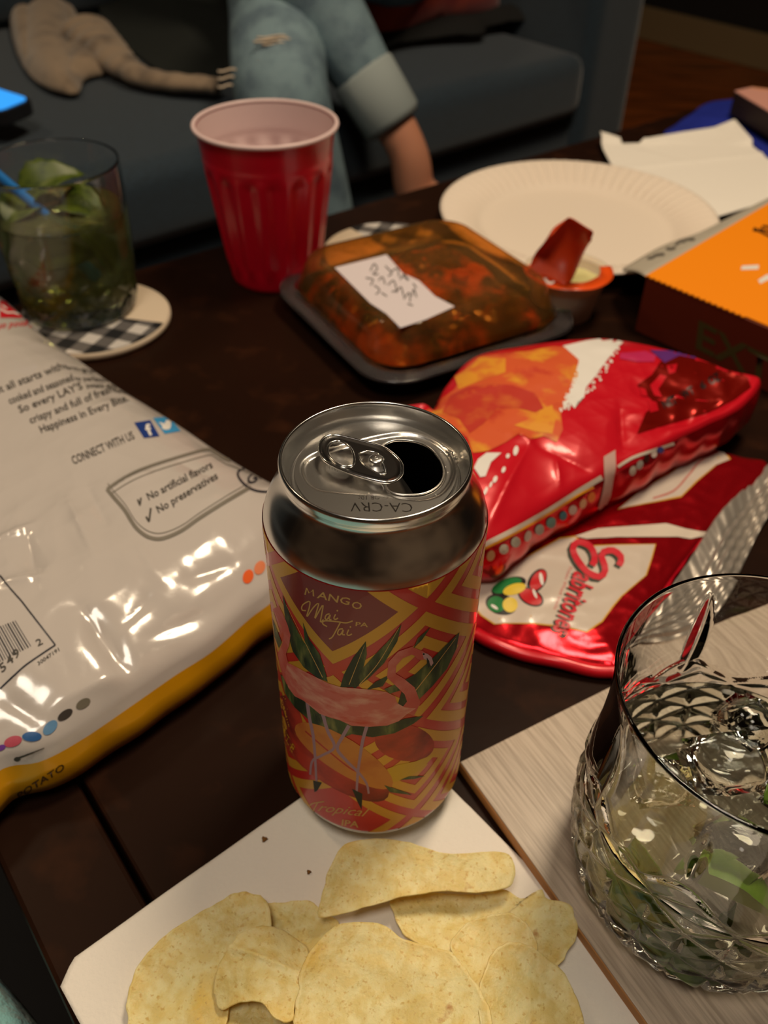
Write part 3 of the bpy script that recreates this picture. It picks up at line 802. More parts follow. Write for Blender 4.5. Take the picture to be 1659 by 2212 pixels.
def leafmesh(c, L, Wd, yaw, pitch, roll_, fold=.25):
    vs = []; fs = []; n, mm = 12, 6
    R_ = Matrix.Rotation(yaw, 3, 'Z') @ Matrix.Rotation(pitch, 3, 'Y') @ Matrix.Rotation(roll_, 3, 'X')
    for i in range(n + 1):
        t = i / n; w = Wd * (math.sin(math.pi * t ** .8) ** .8 + .02) * (1 + .08 * (i % 2))
        for j in range(-mm, mm + 1):
            s_ = j / mm
            q = Vector(((t - .5) * L, s_ * w / 2, abs(s_) * w * fold - .18 * L * (t - .5) ** 2 * 4 + .25 * math.sin(i * 1.6) * abs(s_)))
            vs.append(tuple(np.array(R_ @ q) + np.array(c)))
    k = 2 * mm + 1
    for i in range(n):
        for j in range(2 * mm): fs.append((i * k + j, i * k + j + 1, (i + 1) * k + j + 1, (i + 1) * k + j))
    return vs, fs
def leaf_(name, c, L, Wd, yaw, pitch, roll_, label, group, m_=None):
    v, f = leafmesh(c, L, Wd, yaw, pitch, roll_); tag(obj(name, v, f, m_ or mint, solid=.4), label, 'leaf', group)
leaf_('mint_leaf', (GC[0] - 27, GC[1] - 22, 30), 30, 14, -.9, .7, 1.0, 'bright green mint leaf low at the left wall of the cut glass tumbler', 'mint in the cut glass tumbler')
leaf_('mint_leaf', (GC[0] - 12, GC[1] - 32, 20), 34, 18, .2, .3, 1.1, 'dark green mint leaf near the foot of the cut glass tumbler', 'mint in the cut glass tumbler')
leaf_('mint_leaf', (GC[0] + 16, GC[1] + 2, 54), 14, 8, .6, .1, .2, 'mint leaf floating at the surface of the cut glass tumbler', 'mint in the cut glass tumbler')
leaf_('mint_leaf', (GC[0] - 8, GC[1] + 24, 28), 13, 8, 2.2, .4, .3, 'mint leaf at the far wall of the cut glass tumbler', 'mint in the cut glass tumbler')
leaf_('mint_leaf', (GC[0] + 24, GC[1] - 18, 38), 22, 14, 1.2, .9, .5, 'mint leaf at the right front of the cut glass tumbler', 'mint in the cut glass tumbler')
def lime(c, r, yaw, label):
    vs = []; fs = []; n, k = 14, 10
    for i in range(n + 1):
        a = math.pi * i / n
        for j in range(k + 1):
            b = .55 * math.pi * (j / k) - .1
            x = -r * math.cos(a); rr = r * .86 * math.sin(a)
            q = np.array([x, rr * math.cos(b), rr * math.sin(b)])
            vs.append((c[0] + q[0] * math.cos(yaw) - q[1] * math.sin(yaw), c[1] + q[0] * math.sin(yaw) + q[1] * math.cos(yaw), c[2] + q[2]))
    for i in range(n):
        for j in range(k): fs.append((i * (k + 1) + j, i * (k + 1) + j + 1, (i + 1) * (k + 1) + j + 1, (i + 1) * (k + 1) + j))
    fm = [0] * len(fs)
    for j in (0, k):
        st = len(vs); vs.append(tuple(c))
        for i in range(n): fs.append((st, i * (k + 1) + j, (i + 1) * (k + 1) + j)); fm.append(1)
    t = root('lime_wedge', label, 'lime', (*c[:2], c[2] - r * .3))
    rindv = vs[:(n + 1) * (k + 1)]; obj('rind', rindv, [q for q, m2 in zip(fs, fm) if m2 == 0], limem, t)
    obj('flesh', vs, [q for q, m2 in zip(fs, fm) if m2 == 1], limef, t)
lime((GC[0] - 8, GC[1] - 27, 36), 15, -.5, 'green lime wedge pressed against the front of the cut glass tumbler')

# ================================================================== WHITE CHIPS BAG (left)
wfoil = mat('glossy_white_bag_film', srgb(196, 188, 182), .17, 0, coat=.6, spec=.6, bump=[(26, .25, 2.2, I3), (90, .12, .6, I3)])
yfoil = mat('yellow_bag_film', srgb(224, 160, 16), .28, .25, coat=.3)
bagL = root('potato_chip_bag', 'large white potato chip bag lying back side up, at the left of the can', 'bag', (-150, 120, 1))
cor = [XY([q], 25)[0] for q in ((0, 640), (100, 728), (190, 790), (290, 858), (382, 914), (485, 983), (580, 1040))]
low = [XY([q], 20)[0] for q in ((600, 1292), (540, 1340), (460, 1410), (380, 1462), (290, 1525), (180, 1600), (90, 1648), (0, 1668))]
outl = cor + [(-40, 138), (-32, 118), (-34, 96)] + low + [(-150, -35), (-195, -30), (-245, 60), (-300, 140), (-345, 215), (-350, 260), (-325, 300), (-290, 350)]
ru = np.array([-.73, .68]); rv = np.array([.67, .74])      # bag up, text direction
cr = creases([
    (P(180, 1330, 38)[:2], P(285, 1475, 30)[:2], -4.5, 4), (P(285, 1475, 28)[:2], P(180, 1520, 28)[:2], 2.5, 5), (P(270, 1390, 30)[:2], P(340, 1300, 35)[:2], -2.5, 5),
    (P(0, 1200, 40)[:2], P(80, 1150, 42)[:2], 3.0, 3.0), (P(60, 1160, 42)[:2], P(90, 1300, 40)[:2], -2.5, 3.5), (P(0, 1290, 40)[:2], P(110, 1270, 40)[:2], 2.8, 3), (P(150, 1090, 44)[:2], P(210, 1220, 42)[:2], 2.2, 3.2), (P(190, 1060, 44)[:2], P(240, 1160, 42)[:2], -2, 3.5),
    (P(240, 1075, 42)[:2], P(340, 1050, 38)[:2], 1.8, 3), (P(300, 1200, 38)[:2], P(350, 1280, 35)[:2], 1.6, 3), (P(20, 1540, 28)[:2], P(110, 1590, 25)[:2], -3, 6), (P(400, 1290, 30)[:2], P(520, 1255, 25)[:2], -2.5, 7),
    (P(260, 860, 40)[:2], P(200, 900, 42)[:2], 1.5, 5), (P(380, 1010, 38)[:2], P(470, 1060, 35)[:2], -1.6, 6), (P(100, 1560, 28)[:2], P(300, 1450, 30)[:2], 2.0, 6), (P(450, 1350, 24)[:2], P(330, 1400, 28)[:2], -2.2, 5)])
fo = foil(11, .035, 7); fo2 = foil(12, .11, 6)
def wrL(p, d):
    e = np.exp(-d / 22.0)
    reg = smoothstep(60, 0, np.abs((p @ rv) + 0) * 0 + 0)   # even all over
    mid = np.exp(-(((p - np.array(P(120, 1240, 40)[:2])) / 55.0) ** 2).sum(1))
    return (2.2 * fo(p) * (.35 + .8 * e) + 1.0 * fo2(p) * (.15 + .8 * e + 1.0 * mid) + cr(p)) * smoothstep(0, 9, d)
v, f, fm, o = bag_mesh(outl, 21, 27, 62, wrL, 420, 110, skirt=((2.2, .8), (3.8, .5), (2, .2), (-8, 0)), center=(-165, 125))
obody = obj('bag_body', v, f, [wfoil, yfoil], bagL, fmat=fm)
SL = Surf(v, f)
# heat sealed border along the near edge
ink = mat('dark_grey_print', srgb(66, 62, 56), .45); inkb = mat('black_print', srgb(20, 22, 36), .45); redink = mat('red_print', srgb(196, 26, 40), .4)
cl = lambda L: [(x / 2.676, 560 + y / 2.676) for x, y in L]
cl2 = lambda L: [(x / 2.676, 1150 + y / 2.676) for x, y in L]
def dl(name, polys, material, off=.3, L=9, label=None): return decal(name, SL, bm_polys(polys), material, bagL, off, L, label)
def tl(txt, p0, p1, h, m_=None, **k): return decal('lettering', SL, text_bm(txt, p0, p1, h, **{'bold': .012, **k}), m_ or ink, bagL, .3, 7)
up_ = (-.42, -.9)
tl('It all starts with', (-2, 850), (138, 797), 17, up=up_); tl('farm-grown', (140, 797), (222, 810), 11, up=up_)
tl('cooked and seasoned', (22, 874), (160, 822), 17, up=up_); tl('to perfection.', (163, 822), (246, 826), 11, up=up_)
tl("So every LAY'S", (44, 893), (180, 840), 17, up=up_); tl('potato chip is', (188, 838), (266, 838), 11, up=up_)
tl('crispy and full of fresh', (67, 916), (246, 846), 17, up=up_); tl('flavor.', (248, 848), (284, 852), 10, up=up_)
tl('Happiness in Every Bite.', (90, 936), (278, 866), 17, up=up_)
tl('CONNECT WITH US', (160, 1004), (292, 948), 19, up=up_, bold=.01)
navy = mat('navy_print', srgb(30, 58, 128), .4); sky = mat('light_blue_print', srgb(60, 150, 206), .4); whitep = mat('white_print', srgb(230, 226, 220), .45)
dl('social_square', [cl([(775, 947), (868, 932), (922, 1025), (832, 1036)])], navy, label='navy square with a white letter f')
dl('social_square', [cl([(884, 920), (975, 912), (1043, 995), (952, 1012)])], sky, label='light blue square with a white bird')
decal('lettering', SL, text_bm('f', *cl([(856, 1022), (892, 1016)]), 26, up=up_, bold=.03), whitep, bagL, .45, 6)
dl('bird_shape', [cl([(915, 945), (935, 950), (950, 955), (958, 935), (975, 935), (984, 942), (988, 965), (980, 985), (960, 990), (938, 985), (950, 975), (935, 965), (925, 955)])], whitep, .45)
fr = [(620, 1330), (720, 1265), (830, 1212), (1000, 1155), (1190, 1102), (1235, 1115), (1290, 1150), (1350, 1172), (1420, 1200), (1500, 1240)]
fr2 = [(1450, 1318), (1300, 1405), (1150, 1500), (1050, 1570), (960, 1610), (900, 1618), (840, 1598), (780, 1545), (720, 1450), (660, 1380), (620, 1330)]
grey = mat('grey_print', srgb(120, 114, 104), .45)
dl('frame_line', stroke(cl(fr), 6) + stroke(cl(fr2), 8), grey)
s_ = lambda L, dx, dy: [(x + dx, y + dy) for x, y in L]
dl('frame_line', stroke(cl(s_(fr, 12, 34)), 1.6) + stroke(cl(s_(fr2, 4, -32)), 1.6), grey)
tl('No artificial flavors', *cl([(862, 1395), (1232, 1205)]), 17, up=up_)
tl('No preservatives', *cl([(918, 1470), (1262, 1268)]), 17, up=up_)
dl('check_mark', stroke(cl([(845, 1490), (862, 1520), (872, 1440)]), 4, smooth=False) + stroke(cl([(796, 1390), (810, 1425), (815, 1380)]), 3.5, smooth=False), ink)
dl('oval_seal', stroke(cl([(1500, 1225), (1430, 1212), (1380, 1225), (1378, 1260), (1420, 1310), (1480, 1340), (1560, 1345), (1610, 1320), (1600, 1280), (1550, 1240), (1500, 1225)]), 4.5), inkb)
tl('GF', *cl([(1440, 1310), (1530, 1255)]), 20, m_=inkb, up=up_, bold=.02)
dl('red_banner', [[(0, 648), (20, 655), (40, 672), (58, 688), (40, 687), (0, 687)]], redink)
dl('banner_stroke', strokes([[(0, 668), (14, 676), (28, 676), (40, 680)], [(4, 660), (14, 668)]], 3), whitep, .45)
tl('if good of', (76, 693), (-8, 702), 14, m_=redink, up=(.1, 1), shear=.4)
# bar code
dl('barcode_frame', stroke(cl2([(0, 250), (60, 325), (130, 405), (320, 652)]), 3.2, smooth=False) + stroke(cl2([(320, 652), (160, 760), (80, 830), (0, 905)]), 3.2), inkb)
bars = []
for i in range(17):
    t = i / 16; a = (178 - 230 * t, 660 + 95 * t * 1.25); b = (88 - 230 * t, 512 + 85 * t)
    bars += stroke(cl2([a, b]), (1.2, 2.4, 1.2, 3.0, 1.4)[i % 5], n=6, smooth=False)
dl('barcode_bar', bars, inkb)
tl('5', *cl2([(12, 812), (42, 790)]), 19, m_=ink, up=up_); tl('4', *cl2([(50, 770), (84, 745)]), 19, m_=ink, up=up_); tl('9', *cl2([(88, 735), (120, 712)]), 19, m_=ink, up=up_)
tl('2', *cl2([(218, 660), (250, 645)]), 15, m_=ink, up=up_); tl('30047191', *cl2([(222, 770), (345, 685)]), 8, m_=ink, up=up_)
for (x, y, rx, ry, a, c) in ((5, 1245, 16, 30, 1.2, (110, 60, 150)), (76, 1208, 30, 54, 1.25, (186, 80, 96)), (185, 1180, 28, 56, 1.55, (44, 92, 150)), (290, 1128, 30, 52, .75, (96, 140, 180)), (376, 1054, 24, 50, .95, (60, 54, 50)), (480, 990, 26, 46, 1.0, (110, 104, 90)), (1433, 256, 30, 42, .35, (232, 96, 30)), (1500, 205, 30, 42, .45, (222, 128, 84))):
    dl('color_spot', [cl2(ell(x, y, rx, ry, a))], mat('spot_%d' % (x + 5), srgb(*c), .4))
dl('utensil_icon', [cl2(ell(100, 1308, 20, 13, -.2))] + stroke(cl2([(110, 1300), (180, 1275), (255, 1245)]), (4, 1.5)), ink)
# side print on the yellow flank
tl('POTATO', (40, 1726), (140, 1660), 14, m_=mat('brown_print', srgb(60, 36, 10), .5), up=(-.3, -1))

# ================================================================== RED BAG ON TOP (right)
redbag = root('red_snack_bag', 'bright red snack bag with a pictured orange chip, lying on the other red bag', 'bag', (120, 190, 3))
rmat = mat('red_bag_film', srgb(206, 18, 36), .34, .1, coat=.25, bump=(30, .15, 1.5, I3))
rfoil = mat('red_metallic_film', srgb(206, 22, 34), .2, .75, bump=(60, .3, 1.2, I3))
outl = XY([(925, 885), (960, 830), (1020, 768), (1120, 745), (1220, 732), (1310, 728), (1400, 742), (1500, 765), (1580, 795), (1640, 808), (1643, 826), (1600, 872), (1530, 905), (1440, 950), (1380, 985), (1290, 1030), (1200, 1078), (1130, 1125), (1062, 1168)], 40) + [(18, 96), (-4, 118), (-12, 160), (2, 195)]
cr2 = creases([(P(1145, 960, 48)[:2], P(1050, 1140, 45)[:2], 3.0, 3.5), (P(1145, 960, 48)[:2], P(1300, 1010, 45)[:2], -2.2, 4), (P(1110, 945, 48)[:2], P(1150, 965, 48)[:2], 2.5, 3), (P(1340, 880, 45)[:2], P(1350, 960, 45)[:2], -3.5, 4), (P(1200, 980, 48)[:2], P(1215, 1040, 46)[:2], 1.6, 2),
               (P(960, 850, 48)[:2], P(1100, 830, 50)[:2], 1.6, 6), (P(1400, 860, 45)[:2], P(1560, 850, 42)[:2], 2.5, 3), (P(1380, 910, 45)[:2], P(1560, 880, 42)[:2], -2.5, 3), (P(1440, 780, 45)[:2], P(1400, 850, 45)[:2], -1.8, 5)])
f3 = foil(21, .04, 6); f4 = foil(22, .12, 6)
rt_end = np.array(P(1540, 860, 42)[:2])
def wr2(p, d):
    en = np.exp(-(np.linalg.norm(p - rt_end, axis=1) / 50.0) ** 2)
    return (1.5 * f3(p) + f4(p) * (.3 + 2.2 * en) + cr2(p)) * smoothstep(0, 7, d) - 12 * en * smoothstep(0, 10, d) * .6
v, f, fm, o = bag_mesh(outl, 36, 15, 46, wr2, 360, 80, center=(105, 190), skirt=((.8, .92), (1.6, .7), (1.2, .45), (-1, .25), (-10, .06)), zbot=5)
obj('bag_body', v, f, [rmat, rfoil], redbag, fmat=fm)
SR = Surf(v, f)
def dr_(name, polys, material, off=.3, L=10, label=None, par=None): return decal(name, SR, bm_polys(polys), material, par or redbag, off, L, label)
ch = mat('printed_chip_orange', srgb(214, 92, 50), .42, vary=[(45, srgb(226, 152, 50), .5, .62, I3), (70, srgb(190, 50, 40), .55, .75, I3)], coat=.2)
cr_ = lambda L: [(900 + x / 2.186, 700 + y / 2.186) for x, y in L]
dr_('pictured_chip', [cr_([(20, 425), (90, 375), (180, 310), (240, 200), (290, 155), (400, 140), (520, 130), (640, 108), (700, 110), (765, 170), (760, 250), (720, 330), (680, 430), (690, 500), (660, 560), (600, 530), (540, 545), (480, 520), (420, 560), (340, 600), (265, 610), (240, 540), (150, 470)])], ch)
ch2 = mat('printed_chip_dark', srgb(190, 58, 44), .42, vary=[(80, srgb(206, 100, 50), .5, .7, I3)])
dr_('pictured_chip_fold', [cr_([(160, 340), (240, 300), (350, 285), (450, 290), (560, 330), (600, 400), (560, 420), (480, 400), (380, 400), (320, 470), (250, 520), (200, 450), (120, 420)])], ch2, .4)
chy = mat('printed_chip_yellow', srgb(224, 150, 48), .42, vary=[(80, srgb(214, 110, 50), .55, .7, I3)])
dr_('pictured_chip_fold', [cr_([(460, 480), (560, 440), (600, 400), (640, 385), (655, 450), (640, 520), (560, 510)])], chy, .4)
dr_('pictured_chip_fold', [cr_([(180, 250), (260, 200), (300, 160), (420, 165), (420, 230), (300, 270), (200, 310)])], chy, .4)
rag = []
for (a, b) in (((960, 85), (800, 330)), ((720, 330), (690, 410))):
    for i in range(34):
        t = i / 34; x = a[0] + (b[0] - a[0]) * t + rng.uniform(-14, 26); y = a[1] + (b[1] - a[1]) * t + rng.uniform(-8, 8)
        rag.append(cr_(ell(x, y, rng.uniform(4, 10), rng.uniform(3, 7), .8, 7)))
dr_('white_burst', [cr_([(690, 105), (800, 80), (930, 62), (985, 80), (950, 110), (905, 165), (870, 210), (830, 265), (800, 300), (790, 350), (760, 325), (745, 400), (720, 370), (690, 400), (715, 330), (745, 240), (765, 170)])], whitep)
dr_('white_speckle', rag, whitep, .36)
dr_('white_burst', [cr_([(270, 680), (290, 640), (330, 610), (400, 610), (350, 655), (325, 720), (300, 725)]), cr_(ell(468, 600, 12, 24, .2, 10)), cr_(ell(325, 790, 8, 22, .4, 8)), cr_(ell(370, 735, 10, 18, .4, 8)), cr_(ell(410, 690, 9, 16, .4, 8)), cr_(ell(430, 625, 9, 12, .4, 8)), cr_(ell(350, 760, 6, 16, .4, 8))], whitep, .36)
dkred = mat('deep_red_metallic_print', srgb(150, 24, 14), .25, .6)
dr_('dark_panel', [cr_([(1040, 290), (1110, 240), (1150, 180), (1230, 150), (1340, 160), (1450, 190), (1510, 225), (1560, 250), (1580, 300), (1500, 360), (1380, 420), (1200, 470), (1040, 520), (1080, 420), (1130, 380), (1080, 330)])], dkred, .32)
dr_('purple_flame', [cr_([(1100, 125), (1190, 128), (1330, 140), (1320, 165), (1240, 150), (1170, 185), (1130, 150)])], mat('purple_print', srgb(96, 44, 120), .4), .4)
dr_('magenta_sheen_patch', [cr_([(960, 140), (1080, 130), (1130, 150), (1120, 180), (1040, 180), (960, 165)])], mat('magenta_print', srgb(190, 40, 90), .4), .35)
dr_('red_lettering', [cr_(p) for p in ([(1100, 290), (1150, 240), (1180, 250), (1140, 310), (1160, 350), (1120, 340)], [(1090, 360), (1130, 370), (1140, 410), (1100, 420)], [(1180, 200), (1230, 190), (1220, 230), (1190, 240)], [(1050, 300), (1080, 310), (1090, 345), (1060, 340)])], rmat, .5)
blackp = mat('black_print_gloss', srgb(24, 12, 12), .4)
def tr(txt, a, b, h, **k): return decal('lettering', SR, text_bm(txt, *cr_([a, b]), h, **k), blackp, redbag, .5, 7)
tr('NET', (1168, 402), (1232, 372), 18, bold=.04); tr('WT', (1255, 358), (1315, 328), 18, bold=.04); tr('6', (1342, 312), (1368, 302), 17, bold=.04); tr('OZ', (1388, 292), (1440, 262), 18, bold=.04)
# flank stripes and dots
white_seam = mat('white_seam_print', srgb(214, 200, 184), .35)
cd = lambda L: [(1020 + x / 4.366, 880 + y / 4.366) for x, y in L]
dr_('flank_stripe', stroke(cd([(-60, 1370), (120, 1290), (400, 1150), (700, 980), (1000, 790), (1220, 660)]), (10, 11)), white_seam, .35)
dr_('flank_stripe', stroke(cd([(-60, 1400), (120, 1325), (400, 1185), (700, 1010), (1000, 825), (1140, 750)]), 5), mat('amber_print', srgb(226, 150, 30), .4), .4)
dr_('flank_stripe', stroke(cd([(1370, 560), (1500, 480), (1659, 420), (1900, 340)]), 6), white_seam, .35)
dcols = [(206, 160, 110), (190, 180, 160), (176, 178, 160), (200, 186, 172), (168, 176, 164), (90, 158, 150), (28, 128, 142), (208, 190, 176), (216, 170, 122), (232, 124, 30), (196, 186, 170), (172, 170, 160), (60, 24, 20), (206, 186, 176), (60, 70, 140)]
dpos = [(175, 1395, 36, 50), (295, 1335, 42, 46), (405, 1270, 44, 50), (520, 1210, 30, 54), (630, 1150, 42, 50), (740, 1085, 44, 52), (855, 1020, 34, 44), (945, 965, 38, 46), (1040, 905, 30, 48), (1120, 845, 34, 50), (1510, 595, 30, 46), (1575, 540, 30, 46), (1640, 480, 28, 40), (1710, 440, 26, 34), (1770, 400, 34, 30)]
for i, ((x, y, rx, ry), c) in enumerate(zip(dpos, dcols)):
    dr_('flank_dot', [cd(ell(x, y, rx, ry, .3))], mat('flank_dot_%d' % i, srgb(*c), .4), .45, label=None)
dr_('tape_strip', [cd([(1235, 470), (1345, 405), (1350, 560), (1320, 700), (1300, 830), (1230, 980), (1165, 1000), (1215, 820), (1240, 700)])], mat('frosted_tape', srgb(196, 160, 150), .35), .6, label='frosted white strip across the flank')

# ================================================================== LOWER RED BAG
low_ = root('metallic_snack_bag', 'opened shiny red snack bag with a white panel, partly under the other red bag', 'bag', (140, 120, .5))
outl = XY([(1030, 1362), (1100, 1392), (1210, 1422), (1310, 1436), (1342, 1440), (1400, 1330), (1440, 1260), (1500, 1180), (1560, 1110), (1659, 1005), (1600, 985), (1530, 960)], 6) + [(195, 240), (140, 235), (90, 200), (50, 150), (28, 110), (30, 80)]
f5 = foil(31, .05, 7); f6 = foil(32, .17, 7)
def wr3(p, d): return (2.2 * f5(p) + 1.5 * f6(p)) * smoothstep(0, 5, d) * smoothstep(70, 30, 0 * d + 40)
v, f, fm, o = bag_mesh(outl, 5, 6, 34, lambda p, d: (.9 * f5(p) + .75 * f6(p)) * smoothstep(0, 5, d), 300, 70, center=(115, 130), skirt=((1.0, .8), (1.6, .5), (0, .2), (-6, .0)), zbot=.5)
obj('bag_body', v, f, [rfoil, mat('bright_red_film', srgb(214, 20, 40), .4)], low_, fmat=fm)
SB = Surf(v, f)
def db(name, polys, material, off=.3, L=10, label=None): return decal(name, SB, bm_polys(polys), material, low_, off, L, label)
ce = lambda L: [(980 + x / 2.443, 920 + y / 2.443) for x, y in L]
wpan = mat('white_panel_print', srgb(206, 192, 178), .3, coat=.4)
yedge = mat('yellow_panel_edge', srgb(214, 160, 50), .4)
pan1 = [(100, 820), (160, 790), (400, 690), (560, 600), (640, 590), (700, 640), (860, 632), (1060, 628), (1040, 700), (1010, 790), (880, 900), (830, 960), (780, 1030), (700, 1085), (600, 1060), (420, 1040), (280, 1040), (220, 1045), (150, 1000), (110, 950)]
grow = lambda L, k: [tuple(np.array(q) + (np.array(q) - np.mean(L, 0)) / np.linalg.norm(np.array(q) - np.mean(L, 0)) * k) for q in L]
db('panel_edge', [ce(grow(pan1, 8))], yedge, .28)
db('white_panel', [ce(pan1)], wpan, .36)
pan2 = [(870, 440), (980, 350), (1150, 250), (1290, 150), (1355, 88), (1400, 110), (1455, 180), (1380, 210), (1280, 290), (1200, 370), (1060, 400), (930, 425)]
db('panel_edge', [ce(grow(pan2, 8))], yedge, .28)
db('white_panel', [ce(pan2)], wpan, .36)
db('panel_line', stroke(ce([(1050, 385), (1160, 345), (1240, 260), (1300, 190), (1395, 140)]), 4), mat('faded_red_print', srgb(190, 110, 100), .4), .45)
db('jagged_strip', [ce([(640, 585), (760, 545), (960, 530), (1120, 518), (1220, 545), (1300, 560), (1385, 560), (1380, 585), (1330, 578), (1250, 600), (1180, 588), (1060, 590), (860, 590), (700, 600)])], white_seam, .6)
shadow_ink = mat('dark_outline_print', srgb(58, 62, 50), .4)
brand = mat('brand_red_print', srgb(206, 36, 52), .38)
word = 'abritones'
pts = [(655, 765), (665, 845), (660, 905), (640, 955), (620, 980), (600, 1015), (580, 1040), (558, 1062), (545, 1085)]
# script running downwards, letters upright axis pointing right
Sp = [(870, 740), (885, 700), (840, 660), (780, 680), (800, 760), (770, 800), (700, 770), (640, 690), (630, 640), (660, 615), (720, 640), (745, 700), (730, 740)]
db('script_shadow', stroke(ce(s_(Sp, -14, 12)), 15), shadow_ink, .45)
db('script_lettering', stroke(ce(Sp), 14), brand, .55)
for nm, m_, off_, dx in (('script_shadow', shadow_ink, .45, -12), ('script_lettering', brand, .55, 0)):
    decal(nm, SB, text_bm('abritones', *ce([(640 + dx, 770 + (8 if dx else 0)), (520 + dx, 1088)]), 52, up=(1, .30), bold=.018, shear=.25), m_, low_, off_, 6)
db('registered_mark', stroke(ce(ell(575, 1100, 20, 16, 0, 14) + [ell(575, 1100, 20, 16, 0, 14)[0]]), 2.5), shadow_ink, .45)
decal('lettering', SB, text_bm('Potato Wheat Snacks', *ce([(608, 745), (525, 970)]), 9, up=(1, .32)), mat('pale_red_print', srgb(206, 110, 104), .4), low_, .45, 6)
dgreen = mat('pepper_green', srgb(18, 120, 56), .4); yelw = mat('lime_yellow_print', srgb(226, 196, 60), .4); pred = mat('pepper_red', srgb(200, 28, 36), .4)
db('emblem_outline', [ce(ell(290, 850, 96, 44, -.35)), ce(ell(250, 945, 84, 54, .25)), ce(ell(405, 905, 74, 44, .5)), ce(ell(440, 820, 70, 44, -1.0))], blackp, .45)
db('pepper_emblem', [ce(ell(280, 846, 82, 34, -.35)), ce(ell(225, 945, 48, 42, .25))], dgreen, .52)
db('pepper_emblem', [ce(ell(405, 905, 64, 36, .5)), ce(ell(445, 818, 60, 34, -1.0))], pred, .52)
db('lime_emblem', [ce(ell(320, 866, 62, 28, -.3)), ce(ell(298, 948, 40, 40, 0))], yelw, .58)
db('emblem_highlight', [ce(ell(462, 812, 10, 34, -.2)), ce(ell(428, 890, 8, 26, -.4)), ce(ell(215, 960, 22, 8, .6))], whitep, .64)
# rolled front hem
hem = [P(*q, 4) + np.array([0, 0, 0]) for q in ((1028, 1368), (1060, 1388), (1130, 1412), (1210, 1432), (1290, 1448), (1345, 1450))]
hp = spline(np.array(hem), 60)
v, f = tube(hp + np.c_[np.zeros(60), np.zeros(60), .5 * np.sin(np.arange(60) * .23)], 3.0, 10); obj('rolled_hem', v, f, rmat, low_)
# silver torn-open end with crimp ridges
silver = mat('silver_foil_inside', srgb(190, 182, 172), .28, .65, bump=(80, .3, .8, I3))
ends = np.array(XY([(1400, 1345), (1480, 1220), (1545, 1120), (1600, 1060), (1659, 1000), (1720, 960)], 8)); ende = np.array(XY([(1385, 1440), (1500, 1400), (1560, 1320), (1610, 1210), (1659, 1120), (1730, 1050)], 3))
A1 = spline(ends, 120); A2 = spline(ende, 120); vs = []; n2 = 36
for i in range(120):
    for j in range(n2):
        t = j / (n2 - 1); q = A1[i] * (1 - t) + A2[i] * t
        rg = 1.1 * math.sin(t * 34) * smoothstep(.25, .4, t) * smoothstep(1.0, .9, t) * (1 - .6 * math.exp(-((i - 40) / 16) ** 2))
        vs.append((q[0], q[1], 7 - 4 * t + rg * .8 + 1.4 * math.sin(i * .12 + t * 3) + .3 * math.sin(i * .9)))
fs = [(i * n2 + j, i * n2 + j + 1, (i + 1) * n2 + j + 1, (i + 1) * n2 + j) for i in range(119) for j in range(n2 - 1)]
obj('silver_crimped_end', vs, fs, silver, low_, solid=.2, label='silver foil crimped end torn open')

# ================================================================== RED PARTY CUP
CC = np.array([-81.4, 424.]); cupred = mat('red_cup_plastic', srgb(206, 8, 40), .3, sss=.08, coat=.2); cupwhite = mat('white_cup_inside', srgb(222, 196, 194), .35)
cup = root('party_cup', 'red plastic party cup with a white inside, upright near the far table edge', 'cup', (*CC, .2))
rc = lambda z: 32.0 + (47.0 - 32.0) * (z / 109.0)
def fl(r, z, a): return r + 1.15 * smoothstep(6, 20, z) * smoothstep(88, 78, z) * math.cos(16 * a) * 1.0 + .45 * smoothstep(78, 84, z) * smoothstep(92, 88, z)
prof = [(.02, 2), (28, 2), (30, .2), (31.6, .2), (32.0, 2)] + [(rc(z), z) for z in np.linspace(3, 108, 80)]
v, f = lathe(prof, 192, CC, rfun=fl); obj('cup_wall', v, f, cupred, cup)
prof = [(rc(z) - .7, z) for z in np.linspace(108, 4, 80)] + [(28, 3), (.02, 3)]
v, f = lathe(prof, 192, CC, rfun=fl); obj('cup_lining', v, f, cupwhite, cup, label='white lining')
pts = [(CC[0] + 47.9 * math.cos(a), CC[1] + 47.9 * math.sin(a), 109) for a in np.linspace(0, 2 * math.pi, 120, endpoint=False)]
v, f = tube(pts, 1.5, 12, True); obj('rolled_rim', v, f, cupwhite, cup, label='white rolled rim')

# ================================================================== LEFT GLASS, COASTERS
stone = mat('cream_stone', srgb(214, 196, 172), .6, bump=(300, .2, .3, I3))
plaid = bpy.data.materials.new('black_white_plaid'); plaid.use_nodes = True
nt = plaid.node_tree; N = nt.nodes; L = nt.links; b = N['Principled BSDF']; b.inputs['Roughness'].default_value = .5
tc = N.new('ShaderNodeTexCoord'); sep = N.new('ShaderNodeSeparateXYZ'); mp = N.new('ShaderNodeMapping'); mp.inputs['Rotation'].default_value = (0, 0, .35)
L.new(tc.outputs['Object'], mp.inputs[0]); L.new(mp.outputs[0], sep.inputs[0])
outs = []
for k in (0, 1):
    mt = N.new('ShaderNodeMath'); mt.operation = 'MULTIPLY'; mt.inputs[1].default_value = 1 / .022; L.new(sep.outputs[k], mt.inputs[0])
    fr_ = N.new('ShaderNodeMath'); fr_.operation = 'FRACT'; L.new(mt.outputs[0], fr_.inputs[0])
    gt = N.new('ShaderNodeMath'); gt.operation = 'GREATER_THAN'; gt.inputs[1].default_value = .5; L.new(fr_.outputs[0], gt.inputs[0]); outs.append(gt)
ad = N.new('ShaderNodeMath'); ad.operation = 'ADD'; L.new(outs[0].outputs[0], ad.inputs[0]); L.new(outs[1].outputs[0], ad.inputs[1])
